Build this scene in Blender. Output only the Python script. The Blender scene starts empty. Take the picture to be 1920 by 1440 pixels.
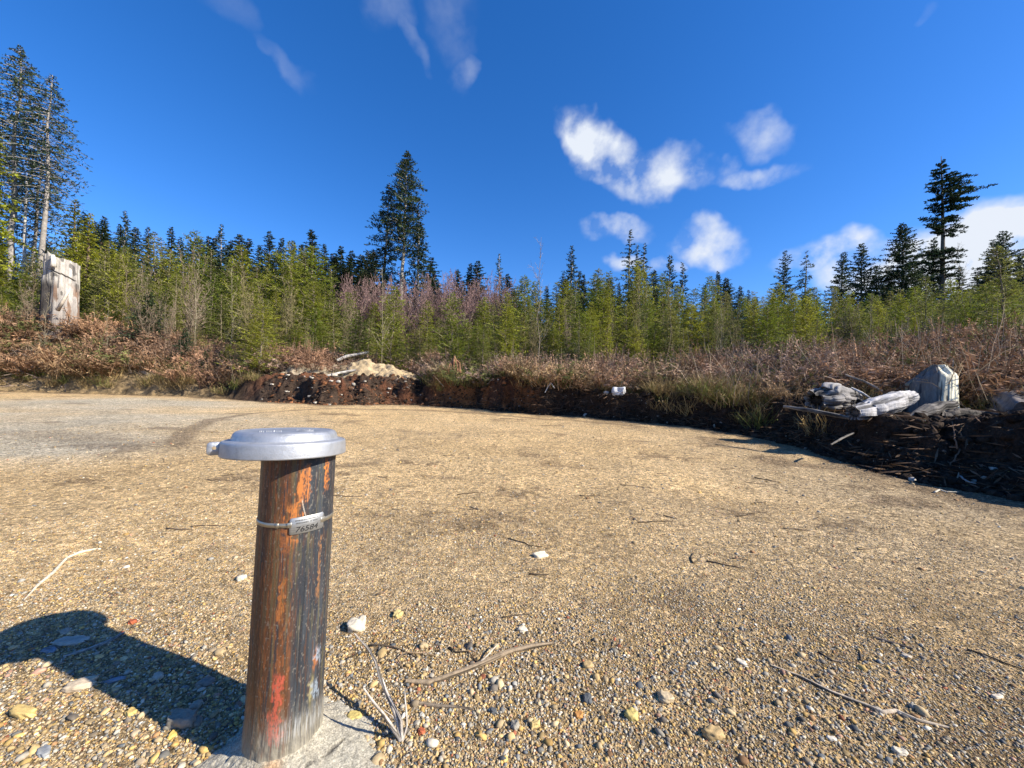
import bpy, math, random
import numpy as np
from mathutils import Vector, Matrix, Euler

SC = bpy.context.scene
COL = SC.collection
rad = math.radians
RS = np.random.RandomState(7)
random.seed(7)

# ------------------------------------------------------------------ camera
F = 721.0                      # focal length in photo pixels (1920 wide)
PITCH, ROLL, HC = 1.3, 1.2, 0.92
cam_data = bpy.data.cameras.new('camera')
cam = bpy.data.objects.new('camera', cam_data)
COL.objects.link(cam)
cam_data.sensor_width = 36.0
cam_data.lens = F / 1920 * 36.0
cam_data.clip_start = 0.02
cam_data.clip_end = 3000
CM = Matrix.Rotation(rad(90 + PITCH), 4, 'X') @ Matrix.Rotation(rad(ROLL), 4, 'Z')
CM = Matrix.Translation((0, 0, HC)) @ CM
cam.matrix_world = CM
SC.camera = cam
CR = np.array(CM.to_3x3())
CPOS = np.array([0, 0, HC])

def ray(px, py):
    d = CR @ np.array([(px - 960) / F, -(py - 720) / F, -1.0])
    return d / np.linalg.norm(d)

def at(px, py, Y):
    """world point on the line of sight through a photo pixel at world depth Y"""
    d = ray(px, py)
    return CPOS + d * (Y / d[1])

def project(P):
    v = CR.T @ (np.asarray(P, float) - CPOS)
    return 960 + F * v[0] / -v[2], 720 - F * v[1] / -v[2]

# ------------------------------------------------------------------ noise
def _h(ix, iy, seed):
    n = (ix.astype(np.int64) * 374761393 + iy.astype(np.int64) * 668265263 + seed * 1442695041) & 0xffffffff
    n = ((n ^ (n >> 13)) * 1274126177) & 0xffffffff
    n = (n ^ (n >> 16)) & 0xffffff
    return n / float(0xffffff)

def vn(x, y, seed=0):
    x = np.asarray(x, float); y = np.asarray(y, float)
    ix = np.floor(x); iy = np.floor(y)
    fx = x - ix; fy = y - iy
    fx = fx * fx * (3 - 2 * fx); fy = fy * fy * (3 - 2 * fy)
    a = _h(ix, iy, seed); b = _h(ix + 1, iy, seed)
    c = _h(ix, iy + 1, seed); d = _h(ix + 1, iy + 1, seed)
    return (a + (b - a) * fx) * (1 - fy) + (c + (d - c) * fx) * fy

def fbm(x, y, seed=0, oct=4):
    s = 0; a = 0.5; t = 0
    for k in range(oct):
        s = s + a * vn(np.asarray(x) * 2 ** k, np.asarray(y) * 2 ** k, seed + 17 * k); t += a; a *= 0.5
    return s / t

def sst(a, b, x):
    t = np.clip((x - a) / (b - a), 0, 1)
    return t * t * (3 - 2 * t)

# ------------------------------------------------------------------ meshes
def mk_mesh(name, V, F_, mat=None, col=None, smooth=False):
    """F_: one (n,k) int array or a list of them; col: per-vertex (n,3) colours"""
    V = np.asarray(V, np.float32)
    if not isinstance(F_, list): F_ = [F_]
    F_ = [np.asarray(f, np.int32) for f in F_ if len(f)]
    me = bpy.data.meshes.new(name)
    me.vertices.add(len(V)); me.vertices.foreach_set('co', V.ravel())
    loops = np.concatenate([f.ravel() for f in F_])
    tot = np.concatenate([np.full(len(f), f.shape[1], np.int32) for f in F_])
    start = np.concatenate([[0], np.cumsum(tot)[:-1]]).astype(np.int32)
    me.loops.add(len(loops)); me.loops.foreach_set('vertex_index', loops)
    me.polygons.add(len(tot)); me.polygons.foreach_set('loop_start', start)
    me.polygons.foreach_set('loop_total', tot)
    if smooth: me.polygons.foreach_set('use_smooth', np.ones(len(tot), bool))
    if col is not None:
        a = me.color_attributes.new('col', 'FLOAT_COLOR', 'POINT')
        c = np.ones((len(V), 4), np.float32); c[:, :3] = col
        a.data.foreach_set('color', c.ravel())
    me.update(calc_edges=True)
    if mat: me.materials.append(mat)
    return me

def obj(name, me, parent=None, loc=(0, 0, 0)):
    o = bpy.data.objects.new(name, me); COL.objects.link(o)
    o.location = loc
    if parent: o.parent = parent
    return o

def tag(o, label=None, cat=None, group=None, kind=None):
    if label: o['label'] = label
    if cat: o['category'] = cat
    if group: o['group'] = group
    if kind: o['kind'] = kind
    return o

def empty(name, loc, label, cat, group=None, rz=0.0, s=1.0):
    o = bpy.data.objects.new(name, None); COL.objects.link(o)
    o.empty_display_size = 0.1
    o.location = loc; o.rotation_euler = (0, 0, rz); o.scale = (s, s, s) if np.isscalar(s) else s
    return tag(o, label, cat, group)

class MB:
    """collects tubes, kites, ribbons into one mesh"""
    def __init__(s): s.V = []; s.Q = []; s.T = []; s.C = []; s.n = 0
    def add(s, V, Q=None, T=None, c=None):
        V = np.asarray(V, float).reshape(-1, 3)
        if Q is not None and len(Q): s.Q.append(np.asarray(Q) + s.n)
        if T is not None and len(T): s.T.append(np.asarray(T) + s.n)
        s.V.append(V); s.n += len(V)
        if c is None: c = (1, 1, 1)
        s.C.append(np.broadcast_to(np.asarray(c, float), (len(V), 3)))
    def tube(s, P, R, k=6, c=None, cap=True):
        P = np.asarray(P, float); n = len(P)
        R = np.broadcast_to(np.asarray(R, float), (n,))
        T = np.gradient(P, axis=0)
        T /= np.linalg.norm(T, axis=1)[:, None] + 1e-9
        ref = np.array([0, 0, 1.0]) if abs(T[0][2]) < 0.9 else np.array([1.0, 0, 0])
        A = np.cross(T, ref); A /= np.linalg.norm(A, axis=1)[:, None] + 1e-9
        B = np.cross(T, A)
        ph = np.arange(k) * 2 * np.pi / k
        V = P[:, None] + R[:, None, None] * (np.cos(ph)[None, :, None] * A[:, None] + np.sin(ph)[None, :, None] * B[:, None])
        i = np.arange(n - 1)[:, None] * k; j = np.arange(k)[None]
        Q = np.stack([i + j, i + (j + 1) % k, i + k + (j + 1) % k, i + k + j], -1).reshape(-1, 4)
        V = V.reshape(-1, 3)
        Tt = None
        if cap:
            V = np.vstack([V, P[:1], P[-1:]])
            a = n * k
            Tt = [[a, (q + 1) % k, q] for q in range(k)] + [[a + 1, (n - 1) * k + q, (n - 1) * k + (q + 1) % k] for q in range(k)]
        s.add(V, Q, Tt, c)
    def kites(s, P, D, L, W, rs, c=None, fat=0.4, up=None):
        """many kite quads: base P, unit direction D, length L, width W"""
        P = np.asarray(P); n = len(P)
        if not n: return
        r = rs.normal(size=(n, 3))
        if up is not None: r = r * up + np.array([0, 0, 1.0])
        S = np.cross(D, r); S /= np.linalg.norm(S, axis=1)[:, None] + 1e-9
        L = np.broadcast_to(L, (n,))[:, None]; W = np.broadcast_to(W, (n,))[:, None]
        M = P + D * L * fat
        V = np.stack([P, M + S * W / 2, P + D * L, M - S * W / 2], 1).reshape(-1, 3)
        Q = np.arange(n * 4).reshape(-1, 4)
        if c is not None:
            c = np.repeat(np.broadcast_to(np.asarray(c, float), (n, 3)), 4, axis=0)
        s.add(V, Q, None, c)
    def arrays(s):
        V = np.vstack(s.V)
        return V, (np.vstack(s.Q) if s.Q else np.zeros((0, 4), int)), (np.vstack(s.T) if s.T else np.zeros((0, 3), int)), np.vstack(s.C)
    def mesh(s, name, mat, smooth=False):
        V, Q, T, C = s.arrays()
        return mk_mesh(name, V, [Q, T], mat, C, smooth)

# ------------------------------------------------------------------ materials
def nodes(name):
    m = bpy.data.materials.new(name); m.use_nodes = True
    nt = m.node_tree; b = nt.nodes['Principled BSDF']
    return m, nt, b

def N(nt, t, **kw):
    n = nt.nodes.new(t)
    for k, v in kw.items():
        if k in n.inputs: n.inputs[k].default_value = v
        else: setattr(n, k, v)
    return n

def ramp(nt, stops, interp='LINEAR'):
    r = nt.nodes.new('ShaderNodeValToRGB'); r.color_ramp.interpolation = interp
    e = r.color_ramp.elements
    while len(e) < len(stops): e.new(0.5)
    for q, (p, c) in zip(e, stops):
        q.position = p; q.color = (*c, 1) if len(c) == 3 else c
    return r

def attr_mat(name, rough=0.85, spec=0.25, n1=(20, 0.6, 1.4), n2=None, bump=None, metallic=0, stretch=None, trans=0):
    """vertex colour x noise, with a noise bump"""
    m, nt, b = nodes(name)
    L = nt.links
    at_ = N(nt, 'ShaderNodeAttribute', attribute_name='col')
    tc = N(nt, 'ShaderNodeTexCoord'); vec = tc.outputs['Object']
    if stretch:
        mp = N(nt, 'ShaderNodeMapping'); mp.inputs['Scale'].default_value = stretch
        L.new(vec, mp.inputs['Vector']); vec = mp.outputs['Vector']
    cur = at_.outputs['Color']
    for nn in (n1, n2):
        if not nn: continue
        no = N(nt, 'ShaderNodeTexNoise', Scale=nn[0], Detail=4.0, Roughness=0.65)
        L.new(vec, no.inputs['Vector'])
        mr = N(nt, 'ShaderNodeMapRange'); mr.inputs['From Min'].default_value = 0.3; mr.inputs['From Max'].default_value = 0.7
        mr.inputs['To Min'].default_value = nn[1]; mr.inputs['To Max'].default_value = nn[2]
        L.new(no.outputs['Fac'], mr.inputs['Value'])
        mx = N(nt, 'ShaderNodeMix', data_type='RGBA', blend_type='MULTIPLY'); mx.inputs['Factor'].default_value = 1
        L.new(cur, mx.inputs['A']); L.new(mr.outputs['Result'], mx.inputs['B'])
        cur = mx.outputs['Result']
    L.new(cur, b.inputs['Base Color'])
    b.inputs['Roughness'].default_value = rough
    b.inputs['Specular IOR Level'].default_value = spec
    b.inputs['Metallic'].default_value = metallic
    if bump:
        no = N(nt, 'ShaderNodeTexNoise', Scale=bump[0], Detail=6.0, Roughness=0.7)
        L.new(vec, no.inputs['Vector'])
        bp = N(nt, 'ShaderNodeBump', Strength=bump[1], Distance=bump[2])
        L.new(no.outputs['Fac'], bp.inputs['Height']); L.new(bp.outputs['Normal'], b.inputs['Normal'])
    if trans:
        out = nt.nodes['Material Output']
        tr = N(nt, 'ShaderNodeBsdfTranslucent'); L.new(cur, tr.inputs['Color'])
        ms = N(nt, 'ShaderNodeMixShader'); ms.inputs['Fac'].default_value = trans
        L.new(b.outputs[0], ms.inputs[1]); L.new(tr.outputs[0], ms.inputs[2]); L.new(ms.outputs[0], out.inputs['Surface'])
    return m

def leaf_mat(name, c1, c2, trans=0.25):
    m, nt, b = nodes(name); L = nt.links
    oi = N(nt, 'ShaderNodeObjectInfo')
    at_ = N(nt, 'ShaderNodeAttribute', attribute_name='col')
    r = ramp(nt, [(0, c1), (1, c2)]); L.new(oi.outputs['Random'], r.inputs['Fac'])
    mx = N(nt, 'ShaderNodeMix', data_type='RGBA', blend_type='MULTIPLY'); mx.inputs['Factor'].default_value = 1
    L.new(r.outputs['Color'], mx.inputs['A']); L.new(at_.outputs['Color'], mx.inputs['B'])
    L.new(mx.outputs['Result'], b.inputs['Base Color'])
    b.inputs['Roughness'].default_value = 0.6; b.inputs['Specular IOR Level'].default_value = 0.3
    out = nt.nodes['Material Output']
    tr = N(nt, 'ShaderNodeBsdfTranslucent'); L.new(mx.outputs['Result'], tr.inputs['Color'])
    ms = N(nt, 'ShaderNodeMixShader'); ms.inputs['Fac'].default_value = trans
    L.new(b.outputs[0], ms.inputs[1]); L.new(tr.outputs[0], ms.inputs[2]); L.new(ms.outputs[0], out.inputs['Surface'])
    return m

M = {}
M['young'] = leaf_mat('young_fir_needles', (0.14, 0.19, 0.020), (0.31, 0.31, 0.035), 0.38)
M['olive'] = leaf_mat('olive_needles', (0.14, 0.17, 0.035), (0.25, 0.24, 0.06), 0.38)
M['cedar'] = leaf_mat('cedar_sprays', (0.20, 0.24, 0.02), (0.30, 0.30, 0.03), 0.35)
M['dark'] = leaf_mat('dark_conifer_needles', (0.030, 0.055, 0.024), (0.055, 0.085, 0.033), 0.15)
M['fir'] = leaf_mat('tall_fir_needles', (0.055, 0.085, 0.045), (0.085, 0.115, 0.05), 0.2)
M['bark'] = attr_mat('bark', 0.9, 0.15, (6, 0.6, 1.4), None, (30, 0.5, 0.02))
M['twig'] = attr_mat('twig_wood', 0.8, 0.2, (15, 0.7, 1.3))
M['wood'] = attr_mat('weathered_wood', 0.8, 0.2, (7, 0.6, 1.35), (60, 0.8, 1.2), (40, 0.6, 0.01), stretch=(1, 1, 0.25))
M['stick'] = attr_mat('dead_stick', 0.8, 0.25, (60, 0.6, 1.4), None, (150, 0.6, 0.003))
M['brush'] = attr_mat('dead_brush', 0.85, 0.15, (2.0, 0.65, 1.35), None, None, trans=0.15)
M['stone'] = attr_mat('stone', 0.75, 0.3, (40, 0.75, 1.2), (220, 0.85, 1.15), (180, 0.4, 0.002))
M['gravel'] = attr_mat('gravel_pebbles', 0.8, 0.3, (120, 0.75, 1.2))
M['soil'] = attr_mat('soil', 0.95, 0.08, (5, 0.55, 1.5), (38, 0.5, 1.5), (28, 1.0, 0.05))
M['sand'] = attr_mat('sandy_pile', 0.95, 0.1, (6, 0.75, 1.25), (40, 0.7, 1.3), (25, 0.9, 0.04))

def pad_material():
    m, nt, b = nodes('packed_gravel'); L = nt.links
    at_ = N(nt, 'ShaderNodeAttribute', attribute_name='col')
    tc = N(nt, 'ShaderNodeTexCoord'); vec = tc.outputs['Object']
    cur = at_.outputs['Color']
    for sc, lo, hi, det in ((0.9, 0.88, 1.12, 4), (7, 0.80, 1.18, 3), (28, 0.52, 1.38, 3), (90, 0.42, 1.55, 3)):
        no = N(nt, 'ShaderNodeTexNoise', Scale=float(sc), Detail=float(det), Roughness=0.7); L.new(vec, no.inputs['Vector'])
        mr = N(nt, 'ShaderNodeMapRange'); mr.inputs['From Min'].default_value = 0.33; mr.inputs['From Max'].default_value = 0.67
        mr.inputs['To Min'].default_value = lo; mr.inputs['To Max'].default_value = hi
        L.new(no.outputs['Fac'], mr.inputs['Value'])
        mx = N(nt, 'ShaderNodeMix', data_type='RGBA', blend_type='MULTIPLY'); mx.inputs['Factor'].default_value = 1
        L.new(cur, mx.inputs['A']); L.new(mr.outputs['Result'], mx.inputs['B']); cur = mx.outputs['Result']
    # individual grains; the dark ones also stand in for shadows between them
    hs = []
    for sc, amt, jit in ((170.0, 0.55, 1), (75.0, 0.45, 1)):
        vo = N(nt, 'ShaderNodeTexVoronoi', Scale=sc); L.new(vec, vo.inputs['Vector'])
        sx = N(nt, 'ShaderNodeSeparateColor'); L.new(vo.outputs['Color'], sx.inputs['Color'])
        rp = ramp(nt, [(0, (0.45, 0.40, 0.36)), (0.25, (0.8, 0.76, 0.7)), (0.55, (1.0, 1.0, 1.0)), (0.8, (1.25, 1.12, 0.85)), (0.93, (1.35, 1.35, 1.35)), (1, (0.5, 0.58, 0.68))])
        L.new(sx.outputs['Red'], rp.inputs['Fac'])
        mx = N(nt, 'ShaderNodeMix', data_type='RGBA', blend_type='MULTIPLY'); mx.inputs['Factor'].default_value = amt
        L.new(cur, mx.inputs['A']); L.new(rp.outputs['Color'], mx.inputs['B']); cur = mx.outputs['Result']
        hs.append(vo.outputs['Distance'])
    L.new(cur, b.inputs['Base Color'])
    b.inputs['Roughness'].default_value = 0.95; b.inputs['Specular IOR Level'].default_value = 0.15
    no = N(nt, 'ShaderNodeTexNoise', Scale=22.0, Detail=8.0, Roughness=0.75); L.new(vec, no.inputs['Vector'])
    b0 = N(nt, 'ShaderNodeBump', Strength=1.0, Distance=0.05); L.new(no.outputs['Fac'], b0.inputs['Height'])
    b1 = N(nt, 'ShaderNodeBump', Strength=0.7, Distance=0.006, invert=True); L.new(hs[0], b1.inputs['Height']); L.new(b0.outputs['Normal'], b1.inputs['Normal'])
    b2 = N(nt, 'ShaderNodeBump', Strength=0.6, Distance=0.01, invert=True); L.new(hs[1], b2.inputs['Height']); L.new(b1.outputs['Normal'], b2.inputs['Normal'])
    L.new(b2.outputs['Normal'], b.inputs['Normal'])
    return m
M['pad'] = pad_material()

# ------------------------------------------------------------------ terrain
SL = 0.043
def pad_hit(px, py):
    d = ray(px, py)
    t = HC / (SL * d[1] - d[2])
    P = CPOS + d * t
    return P
# photo column, toe row, bank height, bank width, run of the slope, height gained up to its end
TAB = [(-60, 733, .3, 1.2, 5, 3.1), (0, 734, .3, 1.2, 5, 3.1), (200, 738, .35, 1.0, 5, 2.9), (400, 746, .35, .9, 5.5, 2.4), (480, 752, .6, 1.2, 7, 2.05),
       (600, 759, .66, 1.2, 8, 2.1), (700, 758, .50, 1.1, 8, 2.1), (780, 758, .55, .9, 8, 2.1), (850, 762, .8, .5, 9, 2.1), (930, 768, .75, .3, 9, 2.1), (1000, 774, .75, .2, 9, 2.1), (1100, 781, .7, .15, 9, 2.2),
       (1200, 790, .62, .15, 10, 2.3), (1292, 799, .6, .25, 11, 2.4), (1400, 815, .62, .7, 11, 2.45), (1500, 838, .62, 1.0, 11, 2.35),
       (1600, 868, .60, 1.15, 11, 2.25), (1700, 895, .60, 1.2, 11, 2.15), (1800, 914, .60, 1.15, 11, 2.05), (1920, 938, .62, 1.1, 10, 1.95)]  # toe drawn out to the shadow's edge; dark soil deepens the shade
_th = []; _R = []; _B = []; _W = []; _S = []; _Z = []; _px = []
for px, py, B, W, S, Z in TAB:
    P = pad_hit(px, py)
    _th.append(math.atan2(P[0], P[1])); _R.append(math.hypot(P[0], P[1]))
    _B.append(B); _W.append(W); _S.append(S); _Z.append(Z); _px.append(px)
TH_L, TH_R = _th[0], _th[-1]
_RX = _R[-1] * math.sin(_th[-1]); _n = len(_th)
_th = [-math.pi, rad(-110)] + _th + [rad(60), rad(70), rad(80), rad(100), rad(120), math.pi]
_R = [14, 22] + _R + [_RX / math.sin(rad(60)), _RX / math.sin(rad(70)), _RX * 1.02, _RX * 1.02, _RX * 1.2, 14]
_B = [.3, .3] + _B + [.7, .75, .75, .75, .6, .3]; _W = [1.2, 1.2] + _W + [1, .9, .8, .8, 1, 1.2]
_S = [8, 8] + _S + [10, 10, 10, 10, 8, 8]; _Z = [2, 2.4] + _Z + [2, 2, 2, 2, 2, 2]
_px = [-400, -200] + _px + [2000, 2100, 2200, 2300, 2400, 2500]

def zpad(x, y):
    yy = np.clip(y, -12, 30)
    r = np.hypot(x, y)
    return SL * yy + (fbm(x * .45 + 3, y * .45, 5, 3) - .5) * .10 * sst(1.5, 6, r) + (fbm(x * 2.2, y * 2.2, 9, 3) - .5) * .03 * sst(.5, 2.5, r)

def edgeR(th):
    R = np.interp(th, _th, _R)
    return R * (1 + (fbm(th * 22 + 7, th * 0, 31, 4) - .5) * .05)

def ground_z(x, y, detail=True):
    x = np.asarray(x, float); y = np.asarray(y, float)
    th = np.arctan2(x, y); r = np.hypot(x, y)
    R = edgeR(th); s = r - R
    B = np.interp(th, _th, _B); W = np.interp(th, _th, _W); S = np.interp(th, _th, _S); Z = np.interp(th, _th, _Z)
    B = B * (1 + (fbm(th * 11, th * 0 + 3, 41, 4) - .5) * np.interp(np.interp(th, _th, _px), [1350, 1500], [.9, .35]))
    xe = x * R / np.maximum(r, 1e-6); ye = y * R / np.maximum(r, 1e-6)
    inside = s <= 0
    ze = zpad(np.where(inside, x, xe), np.where(inside, y, ye))
    sp = np.maximum(s, 0)
    wob = 1 + (fbm(x * 2.5, y * 2.5, 55, 3) - .5) * .9
    _q = sp / (W * (wob if True else 1)); gq = sst(1300, 1420, np.interp(th, _th, _px))
    prof = B * (sst(0, 1, _q) * (1 - gq) + gq * (.25 * sst(0, .4, _q) + .75 * sst(.48, .78, _q)))
    base0 = np.interp(th, _th, [SL * 10] * 2 + [SL * r_ * math.cos(t_) for r_, t_ in zip(_R[2:2 + _n], _th[2:2 + _n])] + [.2] * 6)
    rise = np.clip(sp / S, 0, 1)
    rise = rise ** 1.3 * np.maximum(Z - base0 - B, .3)
    far = np.maximum(sp - S, 0) * 0.03
    far = np.minimum(far, 3.0)
    pxx_ = np.interp(th, _th, _px)
    berm = sst(480, 540, pxx_) * sst(860, 800, pxx_)
    lump = (fbm(x * .6 + 2, y * .6, 59, 3) - .5) * 1.0 * sst(1.0 + 1.5 * gq, 3.5 + 2.5 * gq, sp) + (fbm(x * 2.4, y * 2.4, 67, 4) - .5) * .55 * berm * sst(0, .5, sp) * sst(4, 2, sp) + (fbm(x * 1.6, y * 1.6, 61, 4) - .5) * .38 * sst(0, .8, sp) + (fbm(x * 6, y * 6, 63, 3) - .5) * .20 * sst(0, .12, sp)
    zo = ze + prof + rise + far + lump
    wp = sst(1.7, .9, np.hypot((x - 5.45) * .9, y - 5.0))            # level bench that carries the log pile
    zo = zo * (1 - wp) + np.minimum(zo, .66 + .12 * fbm(x * 3, y * 3, 65, 3)) * wp
    return np.where(inside, ze, zo)

def gz(x, y): return float(ground_z(np.array([x]), np.array([y]))[0])

def hit(px, py, tmax=60):
    d = ray(px, py)
    t = np.concatenate([np.linspace(.3, 6, 900), np.linspace(6, tmax, 2500)])
    P = CPOS + d * t[:, None]
    g = ground_z(P[:, 0], P[:, 1])
    k = np.argmax(P[:, 2] < g)
    return P[max(k, 1)] * 1.0

def polar_mesh(name, TH, RR, mat, colfn):
    X = RR * np.sin(TH); Y = RR * np.cos(TH)
    Z = ground_z(X, Y)
    n, m_ = X.shape
    V = np.stack([X, Y, Z], -1).reshape(-1, 3)
    i = np.arange(n - 1)[:, None] * m_; j = np.arange(m_ - 1)[None]
    Q = np.stack([i + j, i + m_ + j, i + m_ + j + 1, i + j + 1], -1).reshape(-1, 4)
    C = colfn(X.ravel(), Y.ravel(), Z.ravel())
    me = mk_mesh(name, V, Q, mat, C, True)
    return tag(obj(name, me), kind='structure')

th_arr = np.concatenate([np.linspace(-math.pi, rad(-64), 60)[:-1], np.linspace(rad(-64), rad(62), 1350), np.linspace(rad(62), math.pi, 60)[1:]])

def seg_dist(x, y, pts):
    d = np.full(np.shape(x), 1e9)
    for a, b in zip(pts[:-1], pts[1:]):
        ax, ay = a; bx, by = b
        t = np.clip(((x - ax) * (bx - ax) + (y - ay) * (by - ay)) / ((bx - ax) ** 2 + (by - ay) ** 2 + 1e-9), 0, 1)
        d = np.minimum(d, np.hypot(x - ax - t * (bx - ax), y - ay - t * (by - ay)))
    return d
def padline(pts): return [tuple(pad_hit(*p)[:2]) for p in pts]
TRACK = padline([(330, 835), (350, 805), (400, 785), (480, 773), (600, 767), (750, 767), (880, 772), (1050, 786), (1200, 802)])
TRACK2 = padline([(0, 812), (150, 822), (260, 830), (330, 835)])
TRACK4 = padline([(0, 905), (250, 880), (420, 850), (700, 815), (1000, 812), (1300, 850)])
TRACK5 = padline([(700, 1010), (900, 960), (1150, 930), (1500, 950), (1920, 1040)])
TRACK3 = padline([(1000, 780), (1300, 822), (1500, 862), (1700, 905), (1920, 960)])
PATCH = [(965, 922, .35), (890, 975, .5), (780, 868, .35), (1620, 915, .3), (1380, 960, .3), (640, 890, .3), (720, 1225, .14), (780, 1185, .10), (1270, 1130, .3),
         (190, 1110, .14), (330, 950, .06), (150, 900, .3), (1250, 855, .5), (1560, 985, .3)]
PATCHW = [(*pad_hit(a, b)[:2], c) for a, b, c in PATCH]
GREY = [(*pad_hit(100, 790)[:2], 3.2), (*pad_hit(30, 830)[:2], 1.8), (*pad_hit(220, 757)[:2], 3.0)]

def pad_col(x, y, z):
    r = np.hypot(x, y); th = np.arctan2(x, y)
    tan = np.array([.68, .495, .265]); grey = np.array([.50, .41, .28]); ltgrey = np.array([.56, .50, .38])
    n = fbm(x * .6, y * .6, 71, 4)
    C = tan + (n[:, None] - .5) * np.array([.12, .10, .07])
    g = sst(3.0, 1.0, r) * .5 + sst(0, 1, (x - .1 * y) / 4) * sst(9, 3, r) * .85
    g = np.clip(g + (fbm(x * 1.7, y * 1.7, 75, 3) - .5) * .5, 0, 1)
    C = C * (1 - g[:, None]) + grey * g[:, None]
    g = 0
    for a, b, c in GREY: g = np.maximum(g, sst(1.0, .3, np.hypot((x - a) * .6, y - b) / c))
    g = np.clip(g * (.4 + fbm(x * .8, y * 1.2, 77, 4)), 0, 1)
    C = C * (1 - g[:, None]) + ltgrey * g[:, None]
    d = 0
    w = .16 * (.6 + fbm(x * 2, y * 2, 79, 3))
    d = np.maximum(d, .55 * sst(1.2, .4, seg_dist(x, y, TRACK) / w))
    d = np.maximum(d, .3 * sst(1.3, .3, seg_dist(x, y, TRACK2) / (w * 2.2)))
    d = np.maximum(d, .18 * sst(1.3, .3, seg_dist(x, y, TRACK3) / (w * 1.5)))
    for tr_, k_ in ((TRACK4, .16), (TRACK5, .14)): d = np.maximum(d, k_ * sst(1.3, .3, seg_dist(x, y, tr_) / w) * (.4 + fbm(x * 3, y * 3, 81, 3)))
    for a, b, c in PATCHW:
        q = np.hypot(x - a, (y - b) * 1.7) / (c * .85) + (fbm(x * 14 / max(c * 3, .6), y * 20 / max(c * 3, .6), 83, 4) - .5) * 2.4
        d = np.maximum(d, .6 * sst(.8, .25, q))
    d = np.maximum(d, .55 * sst(.62, .76, fbm(x * 1.3, y * 2.0, 85, 5)))
    # litter of bark and soil along the toe of the bank
    e = edgeR(th) - r
    lit = sst(1.0, .05, e / (1.1 + .5 * (x > 1))) * sst(.35, .6, fbm(x * 3, y * 3, 87, 4) + .25 * sst(.8, 0, e))
    d = np.maximum(d, .75 * lit)
    nr = sst(1.75, 1.25, y - .12 * x)[:, None]; C = C * (1 - nr) + (np.array([.47, .345, .19]) * (.7 + .6 * fbm(x * 9, y * 9, 89, 3)[:, None])) * nr
    dark = np.array([.13, .09, .06])
    C = C * (1 - d[:, None]) + dark * d[:, None]
    return np.clip(C, .02, .8)

def out_col(x, y, z):
    th = np.arctan2(x, y); r = np.hypot(x, y); s = r - edgeR(th)
    px = np.interp(th, _th, _px)
    W = np.interp(th, _th, _W)
    humus = np.array([.050, .034, .024]); red = np.array([.12, .05, .026]); orange = np.array([.30, .12, .042]); litter = np.array([.16, .105, .06])
    straw = np.array([.30, .22, .11]); forest = np.array([.05, .045, .025])
    n = fbm(x * 2.2, y * 2.2, 91, 4); n2 = fbm(x * 1.1 + 5, y * 1.1, 93, 4)
    C = np.repeat(humus[None], len(x), 0)
    k = (sst(.50, .64, n2 + .12 * (px > 800)) * sst(440, 520, px) * sst(1080, 960, px) * .8)[:, None]
    C = C * (1 - k) + red * k
    k = (sst(.42, .58, n + .12 * sst(60, 20, np.abs(px - 850))) * sst(790, 835, px) * sst(1040, 940, px) * sst(2.0, .8, s / W) * .85)[:, None]
    C = C * (1 - k) + orange * k
    k = (sst(470, 330, px) * .9)[:, None]
    C = C * (1 - k) + (straw * .6 + litter * .4) * k
    k = sst(1.1, 2.2, s / W)[:, None] * (.35 + .65 * sst(.4, .6, n))[:, None]
    C = C * (1 - k) + litter * k
    k = sst(10, 20, s)[:, None]
    C = C * (1 - k) + forest * k
    return C

K = 400
fr = np.linspace(0, 1, K)
Rt = edgeR(th_arr)
RR = 0.12 * (Rt[None] / 0.12) ** fr[:, None]
polar_mesh('gravel_clearing', np.broadcast_to(th_arr, RR.shape), RR, M['pad'], pad_col)
sarr = np.concatenate([[0, .004], np.linspace(.02, 2.6, 110), np.geomspace(2.75, 20, 70), np.geomspace(22, 900, 26)])
RR = Rt[None] + sarr[:, None]
polar_mesh('forest_ground', np.broadcast_to(th_arr, RR.shape), RR, M['soil'], out_col)

# ------------------------------------------------------------------ well casing
BASE = pad_hit(531, 1392); BASE[2] = SL * BASE[1]
bx, by, bz = BASE
CAMANG = math.atan2(-by, -bx)       # direction from the casing to the camera
PTOP = at(563, 849, by + .028); AX = PTOP - BASE; LAX = float(np.linalg.norm(AX))
ZB = bz - 0.03; ZT = bz + LAX + .017
well = empty('well_casing', (bx, by, bz), 'rusty black steel well pipe with a silver cap standing in the gravel', 'well casing')
well.rotation_mode = 'QUATERNION'; well.rotation_quaternion = Vector((0, 0, 1)).rotation_difference(Vector(AX))
LEANX, LEANY = 0.0, 0.0
def wl(x, y, z):                      # shear: the pipe leans a hair to the right
    k = (z - bz) / .75
    return x + LEANX * k, y + LEANY * k

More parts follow.
